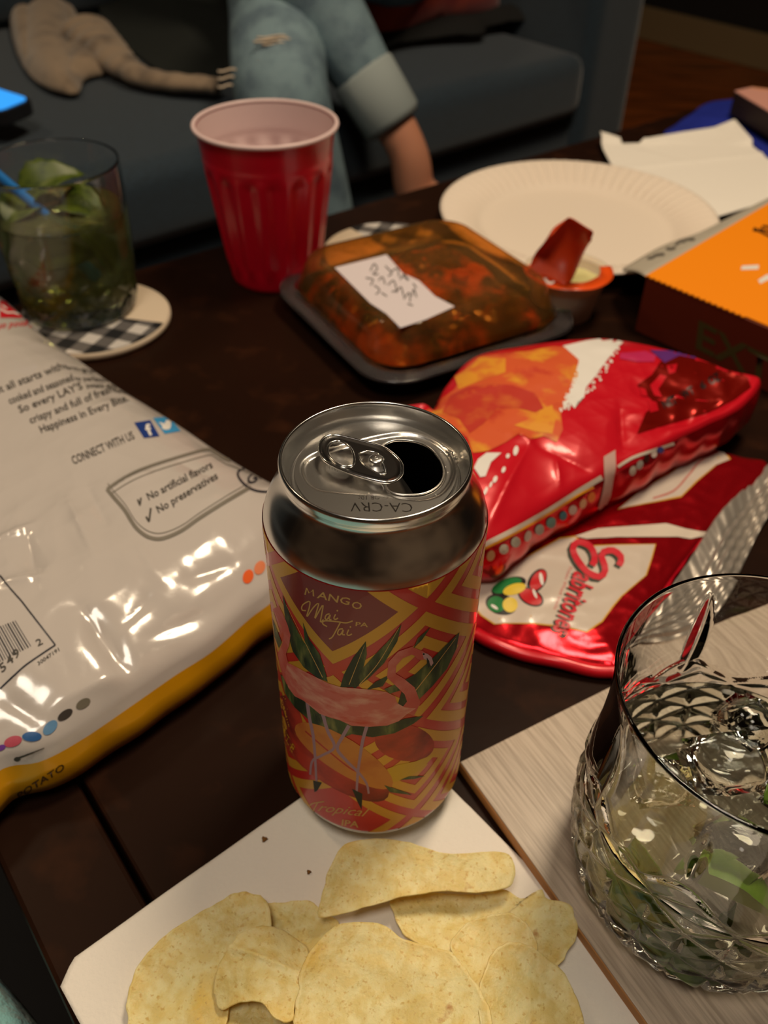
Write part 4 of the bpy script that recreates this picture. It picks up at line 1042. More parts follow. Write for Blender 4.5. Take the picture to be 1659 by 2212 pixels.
cr0 = N.new('ShaderNodeValToRGB'); dv = N.new('ShaderNodeMath'); dv.operation = 'DIVIDE'; dv.inputs[1].default_value = 2; L.new(ad.outputs[0], dv.inputs[0]); L.new(dv.outputs[0], cr0.inputs[0])
cr0.color_ramp.interpolation = 'CONSTANT'; e = cr0.color_ramp.elements; e[0].color = (.012, .012, .014, 1); e[1].position = .8; e[1].color = (.6, .56, .52, 1)
n_ = cr0.color_ramp.elements.new(.4); n_.color = (.12, .11, .105, 1)
L.new(cr0.outputs[0], b.inputs['Base Color'])
def coaster(c, R, ang, label):
    t = root('stone_coaster', label, 'coaster', (*c, .2), 'round coasters with a plaid half')
    v, f = lathe([(.02, .2), (R - 2, .2), (R, 2), (R, 5), (R - 1.2, 6.2), (R - 2, 6.5), (.02, 6.5)], 96, c); obj('stone_disc', v, f, stone, t)
    a = np.linspace(ang, ang + math.pi, 40)
    pl = [(c[0] + (R - 1.0) * math.cos(q), c[1] + (R - 1.0) * math.sin(q)) for q in a]
    obj('plaid_print', *prism(pl, 6.45, 6.75), plaid, t, smooth=False, label='black and white plaid half')
coaster((-197, 346), 51, 3.1 + 2.4 - 3.1 + .55, 'round cream coaster with a plaid half under the mint drink glass')
coaster((2, 455), 50, -.9, 'round cream coaster with a plaid part showing behind the takeout container')
GL = np.array([-208., 358.])
glp = spline([(0, 33), (2, 36.5), (8, 38.5), (20, 39.5), (40, 41), (70, 41.8), (99, 42)], 200)
gLr = lambda z: np.interp(z, glp[:, 0], glp[:, 1])
v, f, wl2 = crystal(GL, 6.8, gLr, 98, 20, .55, 13, 3.0, 240, 90, leaf=False)
g2 = root('mint_drink_glass', 'clear tumbler of pale green mint drink with a blue straw on the plaid coaster', 'glass', (*GL, 6.8))
obj('glass_bowl', v, f, glassm, g2, autosmooth=35)
green_d = mat('cloudy_green_drink', (.50, .55, .20), .1, trans=.9, ior=1.33)
v, f = liquid(GL, 6.8, 12.2, 68, gLr, wl2, green_d)
tag(obj('mint_drink', v, f, green_d), 'cloudy green drink inside the glass with the blue straw', 'drink')
strawm = mat('blue_straw_plastic', srgb(30, 112, 186), .3)
p0 = P(-60, 330, 112); p1 = P(95, 462, 74.5); p2 = np.array(p1) + (np.array(p1) - np.array(p0)) * .5
sp = np.array([p0, p1, p1 + (p1 - p0) * .45]); sp[2] = [GL[0] + 6, GL[1] + 10, 30]
v, f = tube(lin(sp, 30), 3.1, 14); tag(obj('drinking_straw', v, f, strawm), 'blue plastic straw leaning in the mint drink glass', 'straw')
gm = 'mint in the glass with the blue straw'
mint_olive = mat('olive_mint_green', srgb(74, 88, 18), .45, vary=[(120, srgb(40, 56, 10), .45, .65, I3)])  # darker olive mint for the leaves in the straw glass
leaf_('mint_leaf', (GL[0] - 8, GL[1] + 10, 88), 46, 30, .5, -.35, .3, 'large mint leaf standing up behind the blue straw', gm, mint_olive)
leaf_('mint_leaf', (GL[0] + 12, GL[1] + 2, 76), 38, 26, -.3, .1, .3, 'mint leaf floating right of the blue straw', gm, mint_olive)
leaf_('mint_leaf', (GL[0] - 22, GL[1] - 6, 76), 32, 26, 1.2, .1, .2, 'mint leaf floating left of the blue straw tip', gm, mint_olive)
leaf_('mint_leaf', (GL[0] + 4, GL[1] - 30, 60), 44, 20, 0, 0, 1.2, 'dark mint leaf sunk against the front of the straw glass', gm, mint_olive)
leaf_('mint_leaf', (GL[0] + 26, GL[1] - 18, 55), 34, 18, .7, 1.2, .9, 'upright dark mint leaf sunk at the right of the straw glass', gm, mint_olive)
ice((GL[0] + 14, GL[1] + 8, 70), 24, (.3, .4, .6), 'ice cube at the right of the mint drink glass', 'ice in the mint drink glass')
ice((GL[0] - 14, GL[1] + 14, 68), 24, (.6, .2, .3), 'ice cube at the far left of the mint drink glass', 'ice in the mint drink glass')

# ================================================================== TAKEOUT CONTAINER
KC = np.array([27., 358.]); ka = math.radians(31); KA = np.array([math.cos(ka), math.sin(ka)]); KB = np.array([-math.sin(ka), math.cos(ka)])
def rsq(h, r, n=12, bow=0):
    out = []
    for q, (sx, sy) in enumerate(((1, 1), (-1, 1), (-1, -1), (1, -1))):
        for k in range(n + 1):
            a = math.pi / 2 * (q + k / n); out.append(((h - r) * sx + r * math.cos(a), (h - r) * sy + r * math.sin(a)))
    o = lin(out, 160, True)
    k = 1 + bow * (np.minimum(np.abs(o[:, 0]), np.abs(o[:, 1])) < h * .8) * (1 - (np.minimum(np.abs(o[:, 0]), np.abs(o[:, 1])) / (h * .8)) ** 2)
    return o * np.asarray(k)[:, None] if bow else o
def stack(levels, close_bottom=True, close_top=True):
    vs = []; fs = []; n = 160
    for (h, r, z) in levels:
        for q in rsq(h, r): w = KC + KA * q[0] + KB * q[1]; vs.append((w[0], w[1], z))
    for j in range(len(levels) - 1):
        for k in range(n):
            k2 = (k + 1) % n; fs.append((j * n + k, j * n + k2, (j + 1) * n + k2, (j + 1) * n + k))
    if close_bottom: fs.append(tuple(range(n))[::-1])
    if close_top: fs.append(tuple((len(levels) - 1) * n + k for k in range(n)))
    return vs, fs
blackpl = mat('black_tray_plastic', srgb(66, 62, 64), .16, spec=.8)
tk = root('takeout_container', 'square black takeout tray with a clear domed lid and a handwritten label', 'container', (*KC, .3))
v, f = stack([(58, 18, .3), (60, 20, 1.5), (70, 24, 12), (72, 25, 13), (79, 27, 13.2), (80, 28, 12.2), (81, 28.5, 12.6), (80.3, 28, 14.2), (72, 25, 14.3), (69, 24, 12.5), (59, 20, 3), (57, 18, 2.4)]); obj('tray', v, f, blackpl, tk)
clearpl = mat('clear_lid_plastic', (.97, .95, .92), .04, trans=1.0, ior=1.12)
clearst = mat('orange_stained_lid_plastic', (.90, .52, .18), .07, trans=.95, ior=1.25, vary=[(30, (.62, .36, .10), .45, .6, I3)])
v, f = stack([(80.4, 28, 14.6), (79, 27, 15.6), (73, 25, 15.7), (70.5, 24.5, 17)], False, False); obj('lid_flange', v, f, clearpl, tk, solid=.5)
lt = 40.0
lv = [(70.5, 24.5, 16.8), (68.5, 24, 22), (66.5, 24, 30), (64.5, 23.5, 36), (62.5, 23, 38.8), (60.5, 22, lt), (58, 21, lt + .2), (56.6, 20.5, lt - .5), (55, 20, lt - .9)]
v, f = stack(lv, False, True); ldo = obj('dome_lid', v, f, clearst, tk, solid=.5, label='clear lid stained orange inside')
SK = Surf(v, f)
# food: lumpy saucy filling
def foodz(p, d):
    a = foil(41, .09, 6)(p); b2 = foil(42, .22, 6)(p)
    return 13 + 17 * (1 - np.exp(-d / 9)) + 3.2 * a + 1.6 * b2
fo_out = [tuple(KC + KA * q[0] + KB * q[1]) for q in rsq(64, 22)[::4]]
v, f, _ = sheet(fo_out, foodz, 200, 60)
foodm = mat('orange_spicy_sauce', srgb(214, 100, 26), .25, coat=.4, vary=[(40, srgb(60, 26, 8), .45, .6, I3), (26, srgb(90, 66, 20), .52, .66, (1, 1, 1)), (90, srgb(226, 110, 40), .62, .75, I3)], bump=(160, .5, 1.5, I3))
tag(obj('spicy_stew', v, f, foodm), 'oily orange and dark brown food under the clear takeout lid', 'food')
c = P(996, 598, 30); v, f = lathe([(.02, 0), (5, .2), (6.2, 1.4), (5, 2.8), (.02, 3.2)], 24, tuple(c[:2]), zoff=30.5); tag(obj('carrot_slice', v, f, mat('carrot', srgb(232, 96, 24), .35)), 'round orange carrot slice seen through the takeout lid', 'carrot')
lab = [(723, 578), (835, 550), (870, 590), (905, 606), (940, 640), (982, 662), (920, 690), (865, 708), (835, 678), (800, 655), (770, 625)]
def lidflat(x, y, off): return P(x, y, lt + .3 + off)
stk = decal('paper_label', lidflat, bm_polys([lab]), mat('white_label_paper', srgb(214, 204, 208), .7), tk, .15, 12)
scrib = strokes([[(800, 585), (808, 570), (815, 580), (806, 592), (818, 592)], [(790, 600), (806, 604), (800, 616)], [(832, 574), (846, 590), (838, 596)], [(846, 586), (858, 580), (862, 598)], [(864, 604), (874, 592), (880, 606)], [(818, 606), (826, 598), (832, 614)], [(838, 616), (850, 606), (856, 626), (846, 630)],
                 [(856, 632), (866, 620), (872, 640)], [(808, 616), (820, 626), (812, 636)], [(872, 646), (884, 632), (886, 652)], [(890, 640), (894, 624), (900, 642)], [(868, 596), (884, 604)], [(824, 632), (836, 640)], [(892, 612), (900, 622)], [(880, 656), (892, 660)]], 2.6)
decal('handwriting', lidflat, bm_polys(scrib), ink, stk, .3, 14)

# ================================================================== PAPER PLATE, DIP CUP, BACK NAPKIN
PC = np.array([156.2, 512.7]); pw = mat('white_paper_plate', srgb(226, 212, 196), .7, bump=(500, .1, .2, I3))
def plf(r, z, a): return r
vs = []; fs = []; n = 432; prof = [(.02, 2.2), (40, 2.2), (72, 2.4), (78, 3.2), (83, 6), (90, 10.5), (97, 13.6), (104, 15.6), (109, 16.4), (111.5, 16.2), (112.3, 15.0), (111.4, 14.6)]
prs = spline(prof, 60); 
for (r, z) in prs:
    for k in range(n):
        a = 2 * math.pi * k / n
        dz = 1.3 * smoothstep(80, 88, r) * smoothstep(111, 107, r) * math.cos(66 * a)
        vs.append((PC[0] + r * math.cos(a), PC[1] + r * math.sin(a), z + dz))
for j in range(len(prs) - 1):
    for k in range(n): k2 = (k + 1) % n; fs.append((j * n + k, j * n + k2, (j + 1) * n + k2, (j + 1) * n + k))
tag(obj('paper_plate', vs, fs, pw, solid=.5), 'white fluted paper plate lying behind the orange lidded dip cup', 'plate')

DC = np.array([125.5, 372.]); tub = mat('translucent_dip_tub', srgb(226, 208, 184), .4, sss=.3)
dip = root('dip_cup', 'small pale dip tub with its orange foil lid peeled back, in front of the plate', 'dip cup', (*DC, .3))
v, f = lathe([(.02, .3), (19.5, .3), (20.5, 1.2), (26.5, 29), (27.2, 31), (29.8, 31.4), (30, 32.2), (27, 32.4), (25.6, 29), (19.6, 2), (.02, 1.8)], 96, DC); obj('tub', v, f, tub, dip)
v, f = sheet([tuple(DC + 25.3 * np.array([math.cos(a), math.sin(a)])) for a in np.linspace(0, 2 * math.pi, 24, endpoint=False)], lambda p, d: 25 + 1.5 * foil(51, .15, 5)(p), 60, 16)[:2]
obj('pale_dip', v, f, mat('creamy_dip', srgb(206, 200, 140), .35, sss=.2), dip)
olid = mat('orange_foil_lid', srgb(236, 84, 22), .3, coat=.3); oback = mat('red_brown_lid_back', srgb(214, 66, 20), .45)
vs = []; fs = []; aa = np.linspace(math.radians(168), math.radians(372), 50)
for a in aa:
    for r in (30.6, 27, 22.5 + 3 * math.sin((a - aa[0]) / (aa[-1] - aa[0]) * math.pi) * -1):
        vs.append((DC[0] + r * math.cos(a), DC[1] + r * math.sin(a), 32.8 + .2 * math.sin(a * 7)))
for i in range(49):
    for j in (0, 1): fs.append((i * 3 + j, i * 3 + j + 1, (i + 1) * 3 + j + 1, (i + 1) * 3 + j))
obj('lid_film', vs, fs, olid, dip, solid=.3, label='orange foil lid remainder')
# peeled curl: bottom edge on the left rim, rising and twisting
bl = [P(1140, 590, 33), P(1160, 600, 33), P(1190, 607, 33), P(1222, 612, 33), P(1245, 590, 34)]
md = [P(1158, 555, 46), P(1180, 550, 48), P(1205, 560, 46), P(1240, 565, 44), P(1265, 555, 46)]
tp = [P(1182, 510, 62), P(1196, 492, 66), P(1228, 484, 68), P(1262, 496, 66), P(1278, 522, 60)]
tt = [P(1196, 496, 66), P(1215, 480, 72), P(1232, 466, 76), P(1276, 490, 74), P(1272, 512, 68)]
rows = [spline(np.array(q), 28) for q in (bl, md, tp, tt)]
g = np.array([spline(np.array([rw[i] for rw in rows]), 24) for i in range(28)])
g[:, :, 1] += (5 * np.sin(np.linspace(0, 5, 24)))[None, :] + (3 * np.sin(np.linspace(0, 7, 28)))[:, None]
vs = g.reshape(-1, 3); fs = [(i * 24 + j, i * 24 + j + 1, (i + 1) * 24 + j + 1, (i + 1) * 24 + j) for i in range(27) for j in range(23)]
obj('peeled_lid', vs, fs, oback, dip, solid=.35, label='red brown underside of the peeled lid')
def curlmap(x, y, off): return P(x, y, 33.3 + off)
decal('lid_print', curlmap, bm_polys(strokes([[(1160, 598), (1172, 604), (1182, 600)], [(1178, 606), (1190, 612), (1198, 606)], [(1166, 592), (1180, 596)]], 5)), whitep, dip, .1, 14)

bn = np.array(XY([(1296, 292), (1303, 318), (1320, 350), (1345, 372), (1400, 400), (1480, 450), (1540, 470), (1640, 442), (1700, 420), (1760, 400), (1720, 360), (1659, 340), (1625, 310), (1585, 265), (1540, 282), (1470, 292), (1400, 304), (1345, 306)], 9))
bf = foil(61, .012, 5)
v, f, _ = sheet(bn, lambda p, d: 9 + 2.5 * bf(p) + 5 * np.exp(-d / 10) * (p[:, 1] > 700) + 2.0 * np.exp(-np.abs((p - np.array(P(1500, 345, 9)[:2])) @ np.array([-.3, .95])) / 3), 160, 40, smooth_outline=False)
tag(obj('paper_napkin', v, f, paper, solid=.8), 'folded white paper napkin behind the plate at the far table edge', 'napkin')

# ================================================================== ORANGE BOX
ob = mat('orange_card', srgb(248, 142, 0), .5, coat=.1); obr = mat('dark_red_brown_card', srgb(104, 34, 12), .55); gcard = mat('grey_white_card', srgb(176, 168, 152), .6)
b0 = np.array(P(1395, 596, 41)[:2]); bx = np.array(P(1659, 707, 41)[:2]) - b0; by = np.array(P(1659, 440, 41)[:2]) - b0
bxl = np.linalg.norm(bx); bx = bx / bxl; by = by / np.linalg.norm(by)
obx = root('orange_carton', 'flat orange card box with a dark red brown side, at the right table edge', 'box', (*(b0 + bx * 70 + by * 90), .4))
obj('carton_body', *box_xy(b0 + bx * .6 + by * .6, bx * 170, by * 215, .4, 40.2, .5), obr, obx, smooth=False)
zig = []
nz_ = 17; tzz = np.array(P(1597, 688, 41)[:2]); Lz = (tzz - b0) @ bx
for k in range(nz_ * 2 + 1): zig.append(b0 + bx * (Lz * k / (nz_ * 2)) + by * (1.3 if k % 2 else -.9))
top = zig + [b0 + bx * (Lz + 2) + by * 1.5, b0 + bx * 172 + by * 1.5, b0 + bx * 172 + by * 216, b0 + by * 216]
obj('lid_flap', *prism(top, 40.4, 41.2), ob, obx, smooth=False, label='orange lid with a zigzag torn edge')
def boxtop(x, y, off): return P(x, y, 41.2 + off)
ck = lambda L: [(1330 + x / 5.027, 420 + y / 5.027) for x, y in L]
decal('white_dash', boxtop, bm_polys([ck([(1370, 775), (1555, 765), (1550, 812), (1360, 818)]), ck([(1545, 930), (1640, 870), (1690, 870), (1670, 920), (1570, 970)])]), whitep, obx, .1, 30)
decal('lettering', boxtop, bm_polys([q for p in ([[(1490, 385), (1560, 400), (1640, 440), (1720, 480)], [(1590, 345), (1654, 350), (1720, 380)], [(1560, 370), (1654, 400), (1700, 420)], [(1500, 365), (1540, 385)]]) for q in stroke(ck(p), 5)]), blackp, obx, .1, 30)
fn = np.array([bx[0] * 0 + 0, 0]); 
def boxside(x, y, off):
    d = ray(x, y); n3 = np.array([-bx[1], bx[0], 0]); p3 = np.array([b0[0] + bx[0] * .6 + by[0] * .6, b0[1] + bx[1] * .6 + by[1] * .6, 0])
    t = ((p3 - CAM) @ n3) / (d @ n3); return CAM + t * d - n3 * off
decal('lettering', boxside, text_bm('EXTR', *ck([(870, 1660), (1980, 2240)]), 62, up=(.12, -1), bold=.02), mat('olive_print', srgb(78, 66, 28), .6), obx, .25, 40)
# grey side flap leaning over the plate
fl0 = [b0, b0 + by * 215]; g1 = np.array(P(1330, 590, 30)); g2_ = np.array(P(1350, 578, 26))
vs = []; fs = []; ts = np.linspace(0, 1, 30); edge = spline(np.array([P(1345, 586, 24), P(1350, 578, 22), P(1430, 532, 20), P(1509, 503, 20), P(1560, 478, 22), P(1630, 443, 24), P(1700, 410, 26)]), 30)
for i, t in enumerate(ts):
    a = np.array([*(b0 + by * t * 200 - bx * .3), 40.6]); 
    for j in range(6):
        s2 = j / 5; q = a * (1 - s2) + edge[i] * s2; q = q + np.array([0, 0, 2.0 * math.sin(math.pi * s2)]); vs.append(q)
for i in range(29):
    for j in range(5): fs.append((i * 6 + j, i * 6 + j + 1, (i + 1) * 6 + j + 1, (i + 1) * 6 + j))
obj('side_flap', vs, fs, gcard, obx, solid=.5, label='pale grey side flap'); SF = Surf(vs, fs)
decal('lettering', SF, bm_polys([q for p in ([[(345, 700), (400, 690), (440, 665), (530, 655)], [(550, 590), (600, 600), (650, 580)], [(650, 555), (720, 500), (780, 495), (860, 490)], [(700, 520), (760, 510)]]) for q in stroke(ck(p), 6)]), ink, obx, .4, 30)

# ================================================================== BLUE BAG AND SMALL CARTON (far right)
blue = mat('royal_blue_plastic', srgb(40, 52, 150), .35, coat=.2)
bb = np.array(XY([(1440, 285), (1470, 262), (1500, 240), (1530, 220), (1585, 212), (1600, 205), (1640, 200), (1700, 190), (1760, 230), (1760, 330), (1659, 336), (1625, 300), (1560, 285), (1480, 296)], 4))
v, f, fm, o = bag_mesh(bb, 3, 5, 40, lambda p, d: 3.0 * foil(71, .03, 6)(p) * smoothstep(0, 10, d), 140, 30, zbot=.4)
tag(obj('blue_plastic_bag', v, f, blue), 'crumpled royal blue plastic bag behind the back napkin at the far right', 'bag')
sc = [np.array(P(*q, 34)[:2]) for q in ((1588, 196), (1625, 188), (1760, 205), (1700, 262))]
cart = root('small_carton', 'small dark carton with a pinkish top on the blue bag at the right edge', 'box', (*np.mean(sc, 0), 12))
obj('carton_side', *prism(sc, 12, 33), mat('dark_brown_card', srgb(44, 28, 20), .6), cart, smooth=False)
obj('carton_top', *prism([np.mean(sc, 0) + (q - np.mean(sc, 0)) * 1.01 for q in sc], 33, 34), mat('pinkish_card', srgb(206, 150, 136), .5, vary=[(20, srgb(226, 150, 90), .5, .7, I3)]), cart, smooth=False, label='pinkish orange top')

# ================================================================== SOFA
sofam = mat('dark_teal_sofa_fabric', srgb(34, 52, 66), .85, sheen=.3, bump=(400, .4, .6, I3), vary=[(500, srgb(26, 40, 50), .4, .6, I3)])
sofa = root('sofa', 'dark teal fabric sofa along the far side of the table', 'sofa', S2(200, 1200, FZ))
def softbox(t0, t1, d0, d1_, z0, z1, r, nx=14, bulge=0):
    """rounded cushion in sofa directions"""
    bm = bmesh.new(); bmesh.ops.create_cube(bm, size=1.0)
    for v_ in bm.verts: v_.co = Vector(((v_.co.x + .5) * (t1 - t0), (v_.co.y + .5) * (d1_ - d0), (v_.co.z + .5) * (z1 - z0)))
    bmesh.ops.bevel(bm, geom=bm.edges[:], offset=r, segments=5, affect='EDGES', profile=.6)
    bmesh.ops.subdivide_edges(bm, edges=[e_ for e_ in bm.edges if e_.calc_length() > 60], cuts=6, use_grid_fill=True)
    vs = []
    for v_ in bm.verts:
        x, y, z = v_.co; u = x / (t1 - t0) * 2 - 1; w = y / (d1_ - d0) * 2 - 1
        if z > (z1 - z0) * .5: z += bulge * max(0, (1 - u * u)) * max(0, (1 - w * w))
        q = SD * (t0 + x) + SN * (d0 + y); vs.append((q[0], q[1], z0 + z))
    fs = [[q.index for q in fc.verts] for fc in bm.faces]; bm.free(); return vs, fs
obj('base_frame', *softbox(-1100, 1149, 760, 1600, FZ + 30, -140, 12), sofam, sofa)
obj('seat_cushion', *softbox(-40, 1027, 735, 1430, -136, -46, 30, bulge=16), sofam, sofa)
obj('seat_cushion', *softbox(-1100, -44, 735, 1430, -136, -46, 30, bulge=16), sofam, sofa)
obj('armrest', *softbox(1029, 1149, 740, 1600, FZ + 30, 190, 24), sofam, sofa)
obj('back_frame', *softbox(-1100, 1029, 1485, 1600, -140, 420, 30), sofam, sofa)
obj('back_cushion', *softbox(-40, 1026, 1330, 1484, -40, 380, 50), sofam, sofa)
obj('back_cushion', *softbox(-1100, -44, 1330, 1484, -40, 380, 50), sofam, sofa)
dw = mat('black_sofa_foot', srgb(20, 18, 16), .5)
for (t, d) in ((-1060, 790), (1090, 790), (-1060, 1440), (1090, 1440)): obj('foot', *box_xy(S2(t, d)[:2], SD * 45, SN * 45, FZ + 1, FZ + 32), dw, sofa, smooth=False)

# pillow and cloths on the sofa
rust = mat('rust_red_fabric', srgb(170, 58, 26), .8, vary=[(12, srgb(120, 24, 24), .5, .65, I3)], sheen=.2)
def pillow(name, c, w, h, th, yaw, pitch, material, label, cat):
    vs = []; fs = []; n = 28
    R_ = Matrix.Rotation(yaw, 3, 'Z') @ Matrix.Rotation(pitch, 3, 'X')
    for side in (1, -1):
        for i in range(n + 1):
            for j in range(n + 1):
                u, w_ = i / n * 2 - 1, j / n * 2 - 1
                t = ((1 - u ** 4) * (1 - w_ ** 4)) ** .5
                px, py = u * w / 2 * (1 - .06 * (1 - w_ * w_) * 0 - .05 * (1 - abs(w_)) ** 2), w_ * h / 2 * (1 - .05 * (1 - abs(u)) ** 2)
                vs.append(tuple(np.array(R_ @ Vector((px, py, side * th / 2 * t))) + np.array(c)))
        o_ = 0 if side == 1 else (n + 1) ** 2
        for i in range(n):
            for j in range(n):
                a = o_ + i * (n + 1) + j; q = (a, a + n + 1, a + n + 2, a + 1); fs.append(q if side == 1 else q[::-1])
    return tag(obj(name, vs, fs, material), label, cat)
yawS = math.atan2(SD[1], SD[0])
pillow('throw_pillow', S2(885, 1000, 150), 270, 400, 110, yawS, math.radians(66), rust, 'rust red throw pillow propped up on the sofa seat right of the person', 'pillow')
blk = mat('black_cloth', srgb(20, 19, 18), .9)
blk2 = mat('black_green_cloth', srgb(26, 30, 27), .9)
def cloth_sheet(name, px, z, zfn, material, label, cat, cen=None, th=3.0):
    v, f, _ = sheet(np.array(XY(px, z)), zfn, 160, 40); return tag(obj(name, v, f, material, solid=th), label, cat)
fz_ = foil(81, .02, 6)
v = cloth_sheet('folded_jacket', [(795, 98), (870, 78), (960, 68), (1042, 60), (1055, 44), (1150, 30), (1180, 12), (1100, 12), (1000, 34), (900, 46), (830, 56), (780, 66)], -20, lambda p, d: -26 + 18 * (1 - np.exp(-d / 12)) + 5 * fz_(p), blk, 'folded black jacket on the seat below the rust pillow', 'jacket')
v = cloth_sheet('black_blanket', [(300, 120), (345, 150), (400, 160), (490, 160), (530, 100), (530, 20), (500, -60), (300, -90), (205, -60), (215, 20), (250, 80)], -26, lambda p, d: -28 + 34 * (1 - np.exp(-d / 90)) + 5 * fz_(p) * smoothstep(0, 20, d), blk2, 'dark blanket heaped on the sofa behind the grey sweater', 'blanket')
# sweater
wool = mat('grey_beige_wool', srgb(150, 130, 108), .95, vary=[(25, srgb(104, 90, 76), .5, .7, I3)], bump=(500, .6, 1.5, I3), sheen=.3)
sw = root('grey_sweater', 'grey beige knitted sweater thrown on the sofa with one sleeve stretched out', 'sweater', (*P(150, 120, 0)[:2], -30))
sw_o = [(22, -40), (22, 40), (34, 100), (60, 150), (100, 182), (150, 196), (168, 190), (176, 168), (196, 158), (222, 152), (232, 130), (214, 104), (196, 84), (178, 56), (160, 18), (140, -20), (125, -90), (40, -100)]
def swz(p, d):
    a = np.array(P(75, 0, -10)[:2]); b_ = np.array(P(150, 190, -10)[:2]); u = (b_ - a) / np.linalg.norm(b_ - a); w = np.array([-u[1], u[0]]); q = (p - a) @ w; l = (p - a) @ u
    return -26 + (16 + 9 * np.abs(np.sin(q / 17 + l / 190 + .5)) ** .7) * (1 - np.exp(-d / 9)) + 2 * foil(91, .03, 5)(p)
v, f, _ = sheet(np.array(XY(sw_o, -22)), swz, 220, 70, center=P(110, 60, -20)[:2])
obj('sweater_body', v, f, wool, sw, solid=3)
slp = spline(np.array([P(185, 70, -8), P(225, 105, -10), P(262, 138, -14), P(300, 164, -18), P(345, 176, -20), P(400, 182, -20), P(440, 184, -20), P(470, 188, -20)]), 80)
v, f = tube(slp, np.interp(np.linspace(0, 1, 80), [0, .3, .6, 1], [36, 28, 17, 13]) * (1 + .05 * np.sin(np.arange(80) * .8)), 24)
v = [(x, y, max(-31, -16 + (z + 16) * .7)) for x, y, z in v]
obj('sleeve', v, f, wool, sw)

# phone
ph = root('smartphone', 'smartphone with a glowing blue screen lying on the sofa seat at the left edge', 'phone', (*P(-20, 215, -10)[:2], -16))
q4 = [P(62, 212, 0)[:2], P(-2, 238, 0)[:2], P(-160, 215, 0)[:2], P(-80, 168, 0)[:2]]
q4 = [np.array(q) for q in q4]; cq = np.mean(q4, 0)
def rpoly(q, r, k=5):
    out = []
    for i in range(4):
        a, b_, c_ = q[i - 1], q[i], q[(i + 1) % 4]; u1 = (a - b_) / np.linalg.norm(a - b_) * r; u2 = (c_ - b_) / np.linalg.norm(c_ - b_) * r
        for t in np.linspace(0, 1, k): out.append((1 - t) ** 2 * (b_ + u1) + 2 * t * (1 - t) * b_ + t * t * (b_ + u2))
    return out
obj('phone_body', *prism(rpoly([cq + (q - cq) * 1.12 for q in q4], 14), -16, -1, 1.5), mat('black_phone_case', (.01, .01, .012), .3), ph, smooth=False)
obj('screen', *prism(rpoly(q4, 10), -1, .2), mat('lit_blue_screen', (.02, .2, .6), .2, emit=(.04, .36, 1.0), emit_strength=.9), ph, smooth=False, label='lit blue screen')

# ================================================================== PERSON
skin = mat('skin', srgb(206, 142, 112), .5, sss=.15)
jean = mat('faded_blue_denim', srgb(116, 140, 150), .85, vary=[(30, srgb(84, 104, 118), .42, .66, I3), (900, srgb(140, 158, 164), .55, .7, I3)], bump=[(900, .3, .4, I3), (12, .5, 8, I3)])
shirt = mat('dark_top_fabric', srgb(34, 34, 40), .9)
person = root('person', 'seated person in faded ripped blue jeans, legs bent, one bare ankle above the floor', 'person', S2(640, 1000, -45))
def skin_mesh(name, joints, bones, material, sub=2, label=None):
    me = bpy.data.meshes.new(name); o0 = ORG[person.name]; keys = list(joints)
    me.from_pydata([tuple((np.array(joints[k][0]) - o0) * S) for k in keys], [(keys.index(a), keys.index(b)) for a, b in bones], [])
    o = bpy.data.objects.new(name, me); COL.objects.link(o); o.parent = person
    me.materials.append(material)
    md = o.modifiers.new('skin', 'SKIN'); md.use_smooth_shade = True
    for i, k in enumerate(keys):
        r = joints[k][1]; rx, ry = r if isinstance(r, tuple) else (r, r)
        me.skin_vertices[0].data[i].radius = (rx * S, ry * S); me.skin_vertices[0].data[i].use_root = (i == 0)
    s2 = o.modifiers.new('sub', 'SUBSURF'); s2.levels = sub; s2.render_levels = sub
    ORG[o.name] = o0
    if label: o['label'] = label
    dg = bpy.context.evaluated_depsgraph_get(); ev = bpy.data.meshes.new_from_object(o.evaluated_get(dg))
    for m_ in list(o.modifiers): o.modifiers.remove(m_)
    o.data = ev
    if not ev.materials: ev.materials.append(material)
    ev.polygons.foreach_set('use_smooth', [True] * len(ev.polygons))
    return o
kl = PD(600, 175, 690); al = PD(745, 520, 660)
kr = PD(560, -210, 800); ar = PD(885, 325, 640); cuffp = PD(848, 268, 652)
hipL = np.array([kl[0] - 30, kl[1] + 400, 80.]); hipR = hipL + np.array([170, 30, 10.])
pel = (hipL + hipR) / 2 + np.array([0, 20, 25.])
knee_r = 60
toeR = ar + np.array([95, -20, -75.]); heelR = ar + np.array([8, 10, -62.])
anL = np.array([al[0] + 10, al[1] + 10, -385.]); 
J = {'pelvis': (pel, (130, 95)), 'waist': (pel + [0, 60, 150], (110, 80)), 'chest': (pel + [0, 80, 340], (135, 90)), 'neck': (pel + [0, 70, 480], 48), 'jaw': (pel + [0, 50, 560], 60), 'head': (pel + [0, 40, 640], 78),
     'hipL': (hipL, 82), 'kneeL': (kl, 44), 'shinL': ((kl * .6 + anL * .4), 40), 'ankL': (anL, 32), 'footL': (anL + [10, -70, -30], 34), 'toeL': (anL + [20, -150, -42], 26),
     'hipR': (hipR, 82), 'kneeR': (kr, 44), 'shinR': (kr * .5 + ar * .5, 34), 'ankR': (ar, 24), 'heelR': (heelR, 30), 'toeR': (toeR, 24),
     'shL': (pel + [-170, 70, 430], 50), 'elL': (pel + [-230, 0, 190], 36), 'haL': (pel + [-110, -180, 90], 28), 'shR': (pel + [170, 70, 430], 50), 'elR': (pel + [230, 0, 190], 36), 'haR': (pel + [110, -180, 100], 28)}
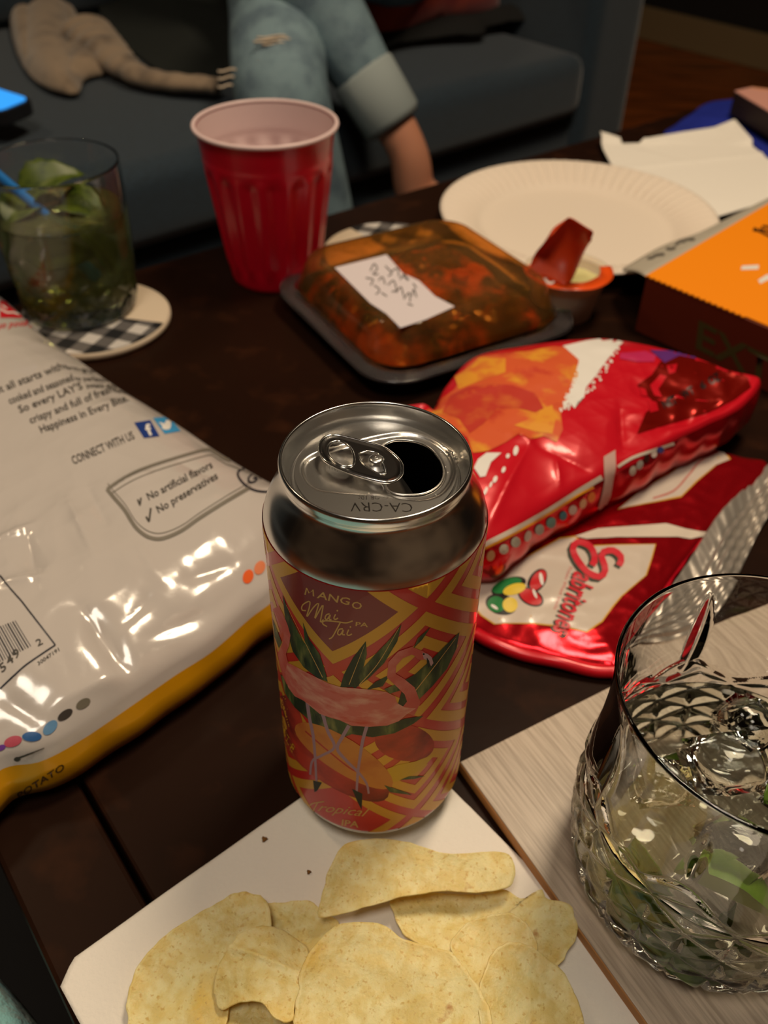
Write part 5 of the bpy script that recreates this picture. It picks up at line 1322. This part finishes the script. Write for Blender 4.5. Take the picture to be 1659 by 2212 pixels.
Bn = [('pelvis', 'waist'), ('waist', 'chest'), ('chest', 'neck'), ('neck', 'jaw'), ('jaw', 'head'), ('pelvis', 'hipL'), ('hipL', 'kneeL'), ('kneeL', 'shinL'), ('shinL', 'ankL'), ('ankL', 'footL'), ('footL', 'toeL'),
      ('pelvis', 'hipR'), ('hipR', 'kneeR'), ('kneeR', 'shinR'), ('shinR', 'ankR'), ('ankR', 'heelR'), ('heelR', 'toeR'), ('chest', 'shL'), ('shL', 'elL'), ('elL', 'haL'), ('chest', 'shR'), ('shR', 'elR'), ('elR', 'haR')]
skin_mesh('body', J, Bn, skin)
JJ = {'pelvis': (pel, (140, 105)), 'waist': (pel + [0, 30, 90], (125, 92)), 'hipL': (hipL, 94), 'midL': (hipL * .5 + kl * .5, 66), 'kneeL': (kl, 55), 'shL1': (kl * .7 + anL * .3, 56), 'shL2': (kl * .3 + anL * .7, 52), 'endL': (kl * .12 + anL * .88, 50),
      'hipR': (hipR, 94), 'midR': (hipR * .5 + kr * .5, 80), 'kneeR': (kr, 56), 'shR1': (kr * .6 + ar * .4, 47), 'endR': (ar + (kr - ar) / np.linalg.norm(kr - ar) * 60, 34)}
BB = [('pelvis', 'waist'), ('pelvis', 'hipL'), ('hipL', 'midL'), ('midL', 'kneeL'), ('kneeL', 'shL1'), ('shL1', 'shL2'), ('shL2', 'endL'), ('pelvis', 'hipR'), ('hipR', 'midR'), ('midR', 'kneeR'), ('kneeR', 'shR1'), ('shR1', 'endR')]
skin_mesh('jeans', JJ, BB, jean, label='faded blue jeans')
JT = {'waist': (pel + [0, 40, 110], (140, 100)), 'chest': (pel + [0, 80, 340], (150, 104)), 'neck': (pel + [0, 74, 440], 60), 'shL': (pel + [-170, 70, 430], 64), 'elL': (pel + [-230, 0, 190], 48), 'wrL': (pel + [-130, -150, 100], 38), 'shR': (pel + [170, 70, 430], 64), 'elR': (pel + [230, 0, 190], 48), 'wrR': (pel + [130, -150, 110], 38)}
skin_mesh('top', JT, [('waist', 'chest'), ('chest', 'neck'), ('chest', 'shL'), ('shL', 'elL'), ('elL', 'wrL'), ('chest', 'shR'), ('shR', 'elR'), ('elR', 'wrR')], shirt)
# turned-up cuff
dirc = (ar - cuffp); dirc /= np.linalg.norm(dirc); kd = kr - ar; kd /= np.linalg.norm(kd)
cp = [ar + kd * q for q in (32, 40, 70, 96, 100)]
v, f = tube(np.array(cp), [31, 36, 37, 37.5, 35], 36); obj('turned_up_cuff', v, f, mat('light_denim_cuff', srgb(150, 160, 160), .85, bump=(900, .3, .4, I3)), person, label='pale turned up jeans cuff')
# torn patch with frayed threads at the knee
rip = mat('frayed_white_threads', srgb(196, 180, 160), .9)
for (x, y, dd, L0) in ((588, 78, 700, 30), (600, 84, 696, 26), (575, 86, 698, 24), (592, 92, 694, 22), (492, 150, 712, 18), (490, 166, 708, 16), (488, 184, 704, 14)):
    c = PD(x, y, dd); q = np.array([c + np.array([L0 * t, -3 + 6 * t * (1 - t), .8 * math.sin(6 * t)]) for t in np.linspace(-.5, .5, 8)])
    v, f = tube(q, 1.3, 6); obj("frayed_thread", v, f, rip, person)
hair = mat('dark_brown_hair', srgb(40, 26, 18), .6)
bm = bmesh.new(); bmesh.ops.create_uvsphere(bm, u_segments=32, v_segments=24, radius=1)
hc_ = pel + [0, 52, 665]
vs = [tuple(np.array([v_.co.x * 90, v_.co.y * 98, v_.co.z * 92 - (60 * (1 - v_.co.z) if v_.co.y > .1 and v_.co.z < .2 else 0)]) + hc_) for v_ in bm.verts]; fs = [[q.index for q in fc.verts] for fc in bm.faces]; bm.free()
obj('hair', vs, fs, hair, person)

# ================================================================== TEAL BLANKET (lower left, beyond the table end)
teal = mat('pale_teal_fleece', srgb(130, 182, 182), .95, sheen=.4, bump=[(160, .9, 5, I3), (600, .5, 1, I3)])
tt_ = [S_ for S_ in [T2(-144, -180)[:2], T2(-144, -60)[:2], T2(-143, 10)[:2], T2(-150, 45)[:2], T2(-200, 75)[:2], T2(-330, 90)[:2], T2(-360, -60)[:2], T2(-330, -240)[:2], T2(-200, -260)[:2]]]
fb = foil(95, .03, 6)
v, f, fm, o = bag_mesh(tt_, -46, 16, 14, lambda p, d: 4 * fb(p) * smoothstep(0, 10, d), 200, 50, smooth_outline=False, zbot=FZ + 1, skirt=((1, .97), (2, .5), (2, .1), (-4, 0)))
tag(obj('fleece_blanket', v, f, teal), 'pale teal fleece blanket heaped beside the near left end of the table', 'blanket')
